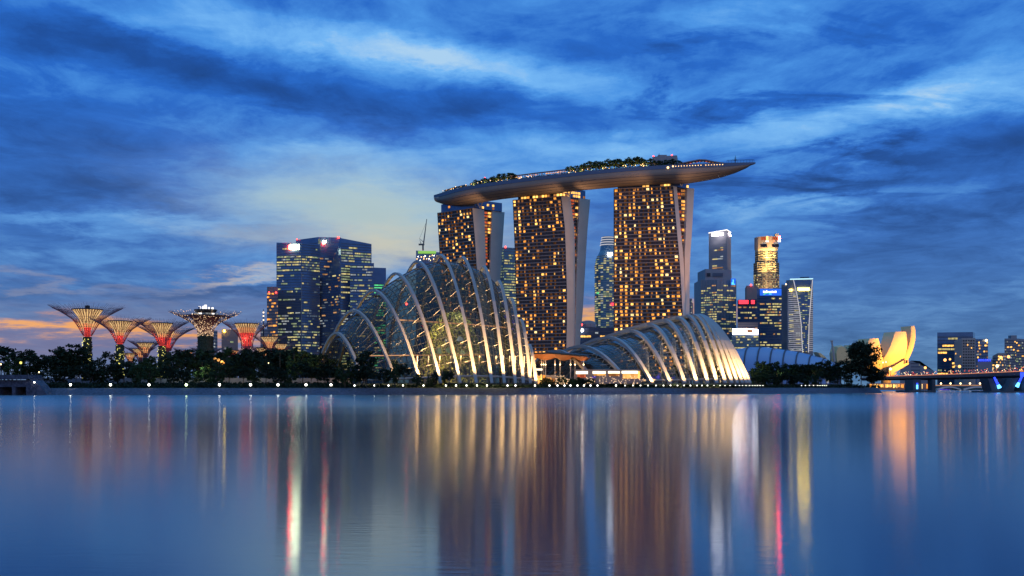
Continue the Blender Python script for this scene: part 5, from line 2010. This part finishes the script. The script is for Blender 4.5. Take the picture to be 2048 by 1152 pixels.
# far right buildings
b, p = office('office_block', 'broad dark office block with yellow lit floors above the bridge', 'office block', [(1874.5, 1250, 665), (1946, 1250, 664), (1950, 1270, 666)], 30, None, M['office_glass'])
fit_out(b, p, 0, OF(lambda y: .05 if y < 672 else .5, ('office_y', 'gold', 'office_g'), (4, 1.5, 2), pitch=4.2, skip=6, zlow=12, m1=.42, run=(.1, .4)), 30)
b, p = office('apartment_block', 'pale pinkish apartment block in front of the dark office block', 'apartment block', [(1909, 1180, 682), (1924, 1175, 676.5), (1951, 1175, 676)], 25, None, M['residential'])
for i in (0, 1):
    fit_out(b, p, i, OF(.07, ('gold', 'office_w'), (1, 1), pitch=3.4, skip=3, zlow=12, run=(.05, .1), bmat=M['residential']), 31 + i)
sl = MB()
for r_ in range(11):
    for c_ in range(5):
        x0 = 1926 + c_ * 5.0; y0 = 680 + r_ * 5.6
        a_, b_ = P(x0, y0 + 2.6, 1174.6), P(x0 + 3.0, y0 + 2.6, 1174.6)
        sl.prism([a_, b_, b_ + Vector((0, .3, 0)), a_ + Vector((0, .3, 0))], [a_ + Vector((0, 0, 1.4)), b_ + Vector((0, 0, 1.4)), b_ + Vector((0, .3, 1.4)), a_ + Vector((0, .3, 1.4))])
sl.build('balcony_opening', M['dark_slot'], b)
b, p = office('apartment_block', 'blue grey apartment block with a bright corner lamp', 'apartment block', [(1950, 1200, 678), (1976, 1200, 678)], 25, None, M['office_glass'])
fit_out(b, p, 0, OF(.26, ('gold', 'office_w', 'office_o'), (1, 1, 1), pitch=3.4, zlow=12, run=(.06, .14)), 34)
mb = MB(); mb.ball(P(1972.5, 681, 1197), 1.5, 8, 5); mb.build('lamp', E['lamp_warm'], b)
b, p = office('car_park', 'low grey block edged with blue lights beside the apartment blocks', 'building', [(1955, 1120, 721), (1985, 1120, 719)], 25, None, M['grey_wall'])
for i in range(8):
    panel(b, 'blue_light', 1957 + i * 3.3, 1958.2 + i * 3.3, 718, 722.5, 1118, E['blue_led'])
b, p = office('apartment_block', 'low stepped apartment block left of the far right towers', 'apartment block', [(1985, 1230, 712), (1996, 1225, 706), (2012, 1225, 706)], 25, None, M['residential'])
fit_out(b, p, 1, OF(.35, ('office_w', 'gold'), (1, 1), pitch=3.4, zlow=12, run=(.06, .14)), 36)
fit_out(b, p, 0, OF(.3, ('office_w', 'gold'), (1, 1), pitch=3.4, zlow=12, run=(.1, .2)), 37)
b, p = office('apartment_tower', 'far right blue grey apartment tower with scattered lit windows', 'apartment block', [(2009, 1300, 677), (2032, 1300, 677), (2060, 1300, 679)], 25, None, M['grey_wall'])
for i in (0, 1):
    fit_out(b, p, i, OF(.22, ('gold', 'office_w', 'office_g'), (1, 1, 1), pitch=3.3, zlow=12, run=(.05, .14), skip=3), 38 + i)
mb = MB(); mb.box(P(2025, 675, 1310), (7, 8, 5)); mb.build('roof_box', M['grey_wall'], b)
# low dark domed building right of the lotus
b, p = office('low_hall', 'low dark stepped hall right of the lotus building', 'hall', [(1800, 1100, 737), (1822, 1100, 721), (1840, 1100, 722), (1868, 1100, 742)], 40, None, M['grey_wall'])
fit_out(b, p, 1, OF(.1, ('office_w',), (1,), pitch=3.5, zlow=12), 40)

# ------------------------------------------------------------------ road bridge at the right
BR = [(1740, 700, 754.5, 761), (1800, 694, 752, 760.5), (1860, 686, 750, 760), (1920, 678, 748, 759), (1980, 668, 745.5, 757.5), (2048, 655, 742.5, 755.5), (2140, 640, 738, 753), (2300, 622, 732, 749)]
br = thing('road_bridge', 'dark concrete road bridge rising to the right over the water', 'bridge', P(1900, 765, 680))
mb, rail, strip = MB(), MB(), MB()
prev = None
for px, D, yt, yb in BR:
    a, b = P(px, yt, D), P(px, yb, D)
    g_ = Vector((2, 26, 0))
    r_ = mb.ring([b + Vector((.5, 5, 0)), b + Vector((0, 0, 1.3)), a, a + Vector((0, .5, 0)), a + Vector((0, .5, -1.1)), a + g_ + Vector((0, -.5, -1.1)), a + g_ + Vector((0, -.5, 0)), a + g_, b + g_ + Vector((0, 0, 1.3)), b + g_ - Vector((0, 5, 0))])
    if prev:
        mb.bridge(prev, r_)
    prev = r_
mb.build('deck', M['deck_dark'], br)
strip.tube([P(px, yt - .3, D - .2) for px, D, yt, yb in BR], .16, 4)
strip.build('edge_light_strip', E['deck_line'], br)
rail.tube([P(px, (yt * .45 + yb * .55), D - .1) for px, D, yt, yb in BR], .2, 4)
rail.build('fascia_joint', M['pier'], br)


def pier_box(name, px0, px1, y0, y1, D, dep, m, parent, tp=None):
    a, b = P(px0, y1, D), P(px1, y1, D)
    c, d = P((tp or (px0, px1))[1], y0, D), P((tp or (px0, px1))[0], y0, D)
    o_ = Vector((0, dep, 0))
    mb = MB()
    mb.prism([a, b, b + o_, a + o_], [d, c, c + o_, d + o_])
    return mb.build(name, m, parent)


po = pier_box('pier', 1826, 1842, 759, 786.4, 672, 14, M['pier'], br)
pier_box('pile_cap', 1819, 1872, 781, 787.5, 664, 24, M['pier'], br)
pier_box('pier', 1865, 1871, 759, 782, 684, 8, M['pier'], br)
for (y0, y1, k) in ((766, 769, 'blue_led'), (769.5, 778, 'ice_led')):
    mb = MB(); mb.tube([P(1834.5, y0, 671.5), P(1834.5, y1, 671.5)], .55, 6); mb.build('blue_lamp', E[k], po)
# V shaped pier
D = 650
for (b0, b1, t0, t1) in ((1984, 1997, 1976, 1987), (2008, 2018, 2003, 2008), (2030, 2042, 2038, 2052)):
    pass
pl_ = pier_box('pier_leg', 1984, 2001, 757, 784, 648, 12, M['pier'], br, (1976, 1988))
pr_ = pier_box('pier_leg', 2012, 2026, 756, 784, 648, 12, M['pier'], br, (2024, 2038))
pm_ = pier_box('pier_leg', 2007, 2013, 757, 784, 655, 8, M['pier'], br)
pier_box('pile_cap', 1980, 2075, 782, 788, 640, 26, M['pier'], br)
pier_box('pier_leg', 2046, 2058, 755, 784, 646, 12, M['pier'], br, (2050, 2064))
for leg, a_, b_ in ((pl_, (1988.5, 754.5), (1999.5, 776)), (pr_, (2046.5, 747.5), (2034, 773.5))):
    q0, q1 = P(*a_, 647), P(*b_, 647)
    mb = MB(); mb.tube([q0, lerp(q0, q1, .7)], [.55, .8], 6); mb.build('blue_lamp', E['blue_led'], leg)
    mb = MB(); mb.tube([lerp(q0, q1, .7), q1], [.8, 1.2], 6); mb.build('blue_lamp', E['ice_led'], leg)
mb = MB(); mb.box(P(2046, 749, 646), (3.0, 1.0, 2.6)); mb.build('blue_lamp', E['blue_led'], br)
# traffic and lamps on the bridge
def make_car(label, loc, m, group):
    c = thing('car', label, 'car', loc, group)
    L = Vector(loc)
    pf = [(-2.1, .35), (-2.15, .8), (-1.5, .95), (-.9, 1.42), (.7, 1.45), (1.3, .98), (2.1, .85), (2.15, .35)]
    mb = MB()
    mb.prism([L + Vector((x, -.85, z)) for x, z in pf], [L + Vector((x, .85, z)) for x, z in pf])
    mb.build('body', m, c)
    mb = MB(); mb.prism([L + Vector((x, -.87, z)) for x, z in ((-.95, 1.0), (1.1, 1.0), (.65, 1.36), (-.85, 1.34))], [L + Vector((x, .87, z)) for x, z in ((-.95, 1.0), (1.1, 1.0), (.65, 1.36), (-.85, 1.34))])
    mb.build('window', M['dark_slot'], c)
    for x in (-1.35, 1.35):
        for y in (-.8, .8):
            mb = MB(); mb.tube([L + Vector((x, y - .1, .32)), L + Vector((x, y + .1, .32))], .32, 10); mb.build('wheel', M['black'], c)
    for y in (-.6, .6):
        mb = MB(); mb.ball(L + Vector((2.16, y, .78)), .26, 6, 4); mb.build('tail_light', E['tail'], c)
        mb = MB(); mb.ball(L + Vector((-2.16, y, .75)), .24, 6, 4); mb.build('headlight', E['head'], c)
    return c


rd = random.Random(19)
protos = [make_car('car crossing the road bridge', (0, 0, 0), m, 'cars on the road bridge') for m in (M['car_a'], M['car_b'], M['car_c'])]
for i in range(44):
    px = 1778 + i * 6.6 + rd.uniform(-2.5, 2.5)
    D = interp([(a, b) for a, b, c, d in BR], px)
    z = Zp(interp([(a, c) for a, b, c, d in BR], px), D) - 1.0
    lane = rd.choice([2.5, 6, 10, 15, 19])
    loc = (X(px, D) + lane * .08, D + lane, z)
    o = protos[i] if i < 3 else dup(protos[i % 3], loc)
    o.location = loc
    o.rotation_euler = (0, 0, rd.choice([0, math.pi]) - .12)
sp = MB()
for i in range(230):
    px = rd.uniform(1774, 2060)
    D = interp([(a, b) for a, b, c, d in BR], px) + rd.uniform(1, 22)
    y = interp([(a, c) for a, b, c, d in BR], px) - rd.random() ** 1.5 * 8
    sp.use(E[rd.choices(['tail', 'head', 'lamp_warm', 'lamp_orange'], [4, 2, 2, 2])[0]])
    sp.bit(P(px, y, D), rd.uniform(.10, .26))
sp.build('distant_traffic_lights', None, kind='stuff', org=P(1900, 748, 690))


def street_lamp(label, px, py, pyb, D, k, r_=.6, group=None, kind='street_lamp'):
    root = thing(kind, label, 'street lamp', P(px, pyb, D), group)
    mb = MB(); mb.tube([P(px, pyb, D), P(px, py + .5, D)], [.16, .10], 5); mb.tube([P(px, py, D), P(px, py, D) + Vector((.9, 0, .1))], .1, 4)
    mb.build('post', M['steel_dark'], root)
    mb = MB(); mb.ball(P(px, py, D), r_, 8, 5); mb.build('bulb', E[k], root)
    return root


for (px, py, k, r_, lab) in ((1766, 725, 'lamp_warm', .5, 'street lamp before the golden lotus petals, left of a pair'), (1772, 724, 'lamp_warm', .5, 'street lamp before the golden lotus petals, right of a pair'), (1781, 738, 'lamp_warm', .9, 'bright low street lamp under the lotus petals'),
                             (1850.5, 735.5, 'lamp_orange', .9, 'orange street lamp right of the lotus building'), (1890, 720, 'lamp_orange', 1.0, 'orange street lamp in front of the dark office block'), (1919, 733, 'lamp_orange', 1.0, 'orange street lamp below the pink apartment block'),
                             (2002, 715, 'lamp_orange', 1.0, 'orange street lamp before the low stepped apartment block'), (2017, 713.5, 'lamp_orange', 1.0, 'orange street lamp before the far right apartment tower'), (1994.5, 732, 'lamp_warm', 1.0, 'warm low street lamp by the stepped apartment block'), (1900, 718.5, 'lamp_orange', .7, 'small orange street lamp right of another before the dark office block')):
    D = interp([(a, b) for a, b, c, d in BR], max(1745, px)) + 14
    street_lamp(lab, px, py, interp([(a, c) for a, b, c, d in BR], max(1745, px)) + 1, D, k, r_)
# low arched bridge further off
lb = thing('arched_bridge', 'low pale twin arched bridge seen beyond the road bridge piers', 'bridge', P(1935, 780, 960))
mb = MB(); mb.tube([P(1868, 771.8, 960), P(1990, 771.8, 960), P(2080, 771.5, 960)], 0, flat=(8, 1.2)); mb.build('deck', M['pavement'], lb)
mb = MB(); mb.tube([P(1868, 770.6, 955), P(2080, 770.4, 955)], .25, 4); mb.build('edge_light', E['walk'], lb)
for (x0, x1) in ((1872, 1919), (1924, 1982), (1990, 2046)):
    mb = MB(); mb.tube([P(lerp(x0, x1, i / 14), 779.5 - 5.5 * math.sin(math.pi * i / 14), 957) for i in range(15)], 0, flat=(7, 1.2)); mb.build('arch', M['end_wall'], lb)
mb = MB(); mb.box(P(1890, 779, 950), (9, 1, 1.2)); mb.build('violet_lamp', E['violet'], lb)
for px in (1882, 1901, 1921, 1940, 1960, 1979.5, 1999, 2019.5):
    street_lamp('white street lamp on the low arched bridge', px, 767, 771, 958, 'lamp_warm', .85, 'lamps on the arched bridge')
# lit colonnade under the deck
cl = thing('lit_colonnade', 'warm lit waterside colonnade under the road bridge', 'colonnade', P(1800, 778, 760))
mb = MB(); a, b = P(1738, 780, 770), P(1866, 780, 765)
mb.prism([a, b, b + Vector((0, 5, 0)), a + Vector((0, 5, 0))], [Vector((p.x, p.y, Zp(766.5, p.y))) for p in (a, b, b + Vector((0, 5, 0)), a + Vector((0, 5, 0)))]); mb.build('wall', M['brown_wall'], cl)
px = 1740.0
while px < 1864:
    w_ = rd.uniform(1.0, 2.6)
    if not 1824 < px < 1842 and rd.random() < .85:
        panel(cl, 'window', px, px + w_, 768 + rd.uniform(0, 1), 777 - (2 if px < 1826 else 0) + rd.uniform(-1, 1), 764.5, E[rd.choice(['shop_o', 'gold', 'pale', 'amber', 'office_y'])], .4)
    px += w_ + rd.uniform(.3, .9)

# ------------------------------------------------------------------ waterside lamps
def bank_lamp(px, py, D, k, r_):
    x = X(px, D)
    root = thing('waterfront_lamp', 'x', 'lamp', (x, D, 3.0), 'white lamps along the waterfront')
    c = P(px, py, D)
    mb = MB(); mb.tube([(x, D, 3.0), (x, D, c.z - r_ * .6)], .09, 6); mb.build('post', M['steel_dark'], root)
    mb = MB(); mb.ball(c, r_, 8, 6); mb.build('globe', E[k], root)
    return root


LAMPS = [141, 221, 298, 372.5, 439, 501, 556, 612, 662, 709, 749, 777, 806, 847, 892, 912, 933, 954, 974, 1015, 1031, 1070, 1099, 1115, 1129, 1141, 1155, 1168, 1181, 1195, 1232, 1250, 1266, 1281, 1296,
         1312, 1327, 1341, 1355, 1368, 1381, 1394, 1404, 1415, 1428, 1440, 1450, 1460, 1471, 1479, 1485, 1492, 1499, 1505, 1510, 1515, 1520, 1526, 1603, 1611, 1619, 1627, 1635, 1640, 1645, 1649, 1653]
for px in LAMPS:
    D = shore_d(px) + 11
    k, lab = ('lamp' if px < 700 else 'lamp_small'), 'white globe lamp on a short post along the waterfront edge'
    if px == 372.5:
        k, lab = 'lamp_green', 'greenish globe lamp on the waterfront, the only green tinted one'
    r_ = .52 if px < 570 else (.5 if px < 700 else (.36 if px < 1240 else (.26 if px < 1420 else .17)))
    o = bank_lamp(px, 769.6 if px < 700 else 771.0, D, k, r_)
    o['label'] = lab
    if k == 'lamp_green':
        del o['group']
# concrete outfall at the left edge
of = thing('concrete_outfall', 'dark concrete waterside block with openings and pale slab roof at far left', 'outfall', P(30, 785, 470))
D = 464
a, b = X(-80, D), X(62, D)
mb = MB()
mb.box(((a + b) / 2, D + 6, Zp(767, D)), (b - a, 12, Zp(760, D) - Zp(774, D))); mb.build('upper_wall', M['stone'], of)
mb = MB(); mb.box(((a + b) / 2 - .4, D + 5, Zp(754, D)), (b - a, 14, Zp(749.5, D) - Zp(758, D))); mb.build('roof_slab', M['stone'], of)
mb = MB()
for x0, x1 in ((-80, -2), (24, 31), (52, 62)):
    mb.box(((X(x0, D) + X(x1, D)) / 2, D + 5, Zp(783, D)), (X(x1, D) - X(x0, D), 10, Zp(774.2, D) - Zp(792, D)))
mb.build('leg_wall', M['stone'], of)
mb = MB(); mb.box((X(-10, D), D + 9, Zp(783, D)), (b - a, .6, 4.2)); mb.build('back_wall', M['black'], of)
mb = MB()
p0 = [(X(62.2, D), D), (X(94, D), D + 1), (X(94, D), D + 9), (X(62.2, D), D + 12)]
mb.prism([(*p, -.4) for p in p0], [(X(62.2, D), D, Zp(760, D)), (X(78, D), D + 1, Zp(771, D)), (X(78, D), D + 9, Zp(771, D)), (X(62.2, D), D + 12, Zp(760, D))])
mb.build('sloping_wing', M['stone'], of)
bl = bank_lamp(68.5, 764.5, 463, 'lamp', .34)
bl['label'] = 'small white lamp at the end of the concrete outfall block'; del bl['group']

# ------------------------------------------------------------------ trees on the shore
rd = random.Random(101)
TP = [make_tree('tree', 'x', 'tree', (0, 0, 0), 12, 5.0, 4.2, 46, 30, .62, 700, M['leaf_a'], .42),
      make_tree('tree', 'x', 'tree', (0, 0, 0), 12, 4.2, 4.8, 44, 30, .60, 710, M['leaf_b'], .40),
      make_tree('tree', 'x', 'tree', (0, 0, 0), 12, 5.6, 3.0, 40, 26, .56, 720, M['leaf_a'], .55),
      make_tree('tree', 'x', 'tree', (0, 0, 0), 12, 3.6, 5.2, 34, 26, .62, 730, M['leaf_b'], .35),
      make_tree('tree', 'x', 'tree', (0, 0, 0), 12, 4.8, 4.0, 30, 18, .58, 740, M['leaf_a'], .48)]
used = set()


def plant(kind, px, top, D, label, group=None, wide=1.0, base=None):
    zb = 5.0 if base is None else base
    if D < shore_d(px) + 50:
        zb = 3.2 if base is None else base
    h = Zp(top, D) - zb
    s = h / 12.0
    loc = (X(px, D), D, zb)
    if kind not in used:
        o = TP[kind]; used.add(kind)
    else:
        o = dup(TP[kind], loc)
    o.location = loc
    o.scale = (s * wide, s * wide, s)
    o.rotation_euler = (0, 0, rd.uniform(0, 6.28))
    o['label'] = label
    if group:
        o['group'] = group
    elif 'group' in o:
        del o['group']
    return o


skyline = [(0, 692), (10, 700), (28, 716), (52, 706), (75, 716), (96, 712), (118, 704), (140, 700), (158, 712), (196, 722), (214, 713), (262, 724), (285, 715), (308, 718), (345, 712), (362, 706), (380, 704), (398, 700), (420, 706), (440, 706),
           (458, 700), (478, 704), (498, 700), (520, 706), (545, 700), (560, 694), (578, 692), (594, 690), (612, 700), (628, 702), (645, 712), (664, 716)]
for i, (px, top) in enumerate(skyline):
    plant(rd.randrange(5), px + rd.uniform(-3, 3), top + rd.uniform(-7, 9), rd.uniform(545, 590), 'dark broad tree in the grove below the giant steel trees', 'dark trees of the left grove', rd.uniform(.95, 1.25))
for i in range(26):
    px = 85 + i * 23.5 + rd.uniform(-5, 5)
    plant(rd.randrange(5), px, rd.uniform(724, 744), shore_d(px) + rd.uniform(28, 46), 'lower dark tree along the promenade before the left grove', 'promenade trees of the left grove', rd.uniform(1.0, 1.3))
for i, (px, top, w_) in enumerate(((733, 703, .75), (790, 722, .6), (808, 728, .7), (690, 722, .9), (770, 738, .9), (890, 738, .55), (900, 742, .7), (706, 728, .9), (725, 734, 1.1), (835, 748, 1.2), (750, 745, 1.1), (860, 750, 1.0), (870, 744, .6))):
    plant(i % 4, px, top, rd.uniform(480, 488) + (8 if px < 740 else 0), 'dark slender tree standing before the glass of the tall dome', 'trees before the tall dome', w_)
for i in range(22):
    px = 1086 + i * 8.8 + rd.uniform(-2, 2)
    plant(rd.randrange(4), px, rd.uniform(752, 759), shore_d(px) + rd.uniform(20, 26), 'small bushy tree before the lit pavilion terrace', 'small trees before the terrace', rd.uniform(1.0, 1.5))
for i in range(17):
    px = 1508 + i * 11.0 + rd.uniform(-3, 3)
    plant(rd.randrange(5), px, rd.uniform(722, 734) if px > 1520 else 740, shore_d(px) + rd.uniform(40, 75), 'dark tree in the right hand grove by the vaulted roof', 'dark trees of the right grove', rd.uniform(1.0, 1.3))
for i in range(14):
    px = 1512 + i * 14.5 + rd.uniform(-3, 3)
    plant(rd.randrange(5), px, rd.uniform(742, 754), shore_d(px) + rd.uniform(22, 34), 'low dark tree at the water edge of the right grove', 'low trees of the right grove', rd.uniform(1.1, 1.4))
big = make_tree('tree', 'big rounded dark tree at the waterside in front of the lotus building', 'tree', (X(1722, 590), 590, 3.3), Zp(684, 590) - 3.3, 10.0, 9.2, 80, 60, .8, 900, M['leaf_a'], .34)
make_tree('tree', 'spreading low dark tree right beneath the golden lotus', 'tree', (X(1748, 592), 592, 3.3), Zp(735, 592) - 3.3, 6.0, 4.2, 50, 34, .7, 910, M['leaf_a'], .4)
plant(4, 55, 702, 556, 'bare branched tall tree at the far left of the grove', None, .8)
plant(2, 146, 690, 552, 'flat layered tall tree left of the tallest steel tree', None, 1.05)
for i, (px, top) in enumerate(((33, 700), (560, 700), (586, 697), (648, 708), (430, 716), (405, 718), (452, 714))):
    D = rd.uniform(540, 552)
    make_palm('palm with drooping fronds rising in the left grove', (X(px, D), D, 5.0), Zp(top, D) - 6, 60 + i, M['leaf_a'], 'palms of the left grove', 3.2)
# undergrowth
ug = MB()
for i in range(9000):
    px = rd.uniform(70, 1760)
    if rd.random() < .35:
        px = rd.uniform(70, 700)
    D = shore_d(px) + rd.uniform(13, 40)
    gz = interp([(10, 2.95), (16, 3.15), (34, 3.3), (52, 5.2)], D - shore_d(px))
    hmax = (2.2 if px < 700 else 1.3)
    p = Vector((X(px, D), D, gz + rd.random() ** 1.4 * hmax))
    a = Vector((rd.uniform(-1, 1), rd.uniform(-1, 1), rd.uniform(-.6, 1))).normalized() * rd.uniform(.4, .9)
    b = a.cross(Vector((rd.uniform(-1, 1), 1, rd.uniform(-1, 1)))).normalized() * .45
    ug.face([p - a, p + b, p + a, p - b])
ug.build('undergrowth', M['leaf_a'], kind='stuff')
# a few lamps among the trees
for (px, py, k, r_, lab) in ((41.5, 725.5, 'bulb', .7, 'yellow garden lamp high in the far left trees'), (1.5, 728.5, 'lamp_warm', .4, 'warm garden lamp at the extreme left edge'), (78, 744.5, 'lamp_warm', .4, 'warm garden lamp just above the concrete outfall'),
                             (537, 726, 'lamp_warm', .28, 'tiny white garden lamp in the dark grove left of the tall dome')):
    D = 540 if px > 70 else 536
    street_lamp(lab, px, py, 768, D - 4, k, r_, kind='garden_lamp')
for (px, py, k, D) in ((437, 720, 'shop_o', 560), (444, 724, 'gold', 562), (430, 718, 'shop_o', 566), (447, 727, 'amber', 560)):
    street_lamp('orange glow lamp among palms below the speckled giant tree', px, py, 766, D - 14, k, .8, 'orange lamps among the palms', 'garden_lamp')
# lamps hidden low in the grove that tint the foliage
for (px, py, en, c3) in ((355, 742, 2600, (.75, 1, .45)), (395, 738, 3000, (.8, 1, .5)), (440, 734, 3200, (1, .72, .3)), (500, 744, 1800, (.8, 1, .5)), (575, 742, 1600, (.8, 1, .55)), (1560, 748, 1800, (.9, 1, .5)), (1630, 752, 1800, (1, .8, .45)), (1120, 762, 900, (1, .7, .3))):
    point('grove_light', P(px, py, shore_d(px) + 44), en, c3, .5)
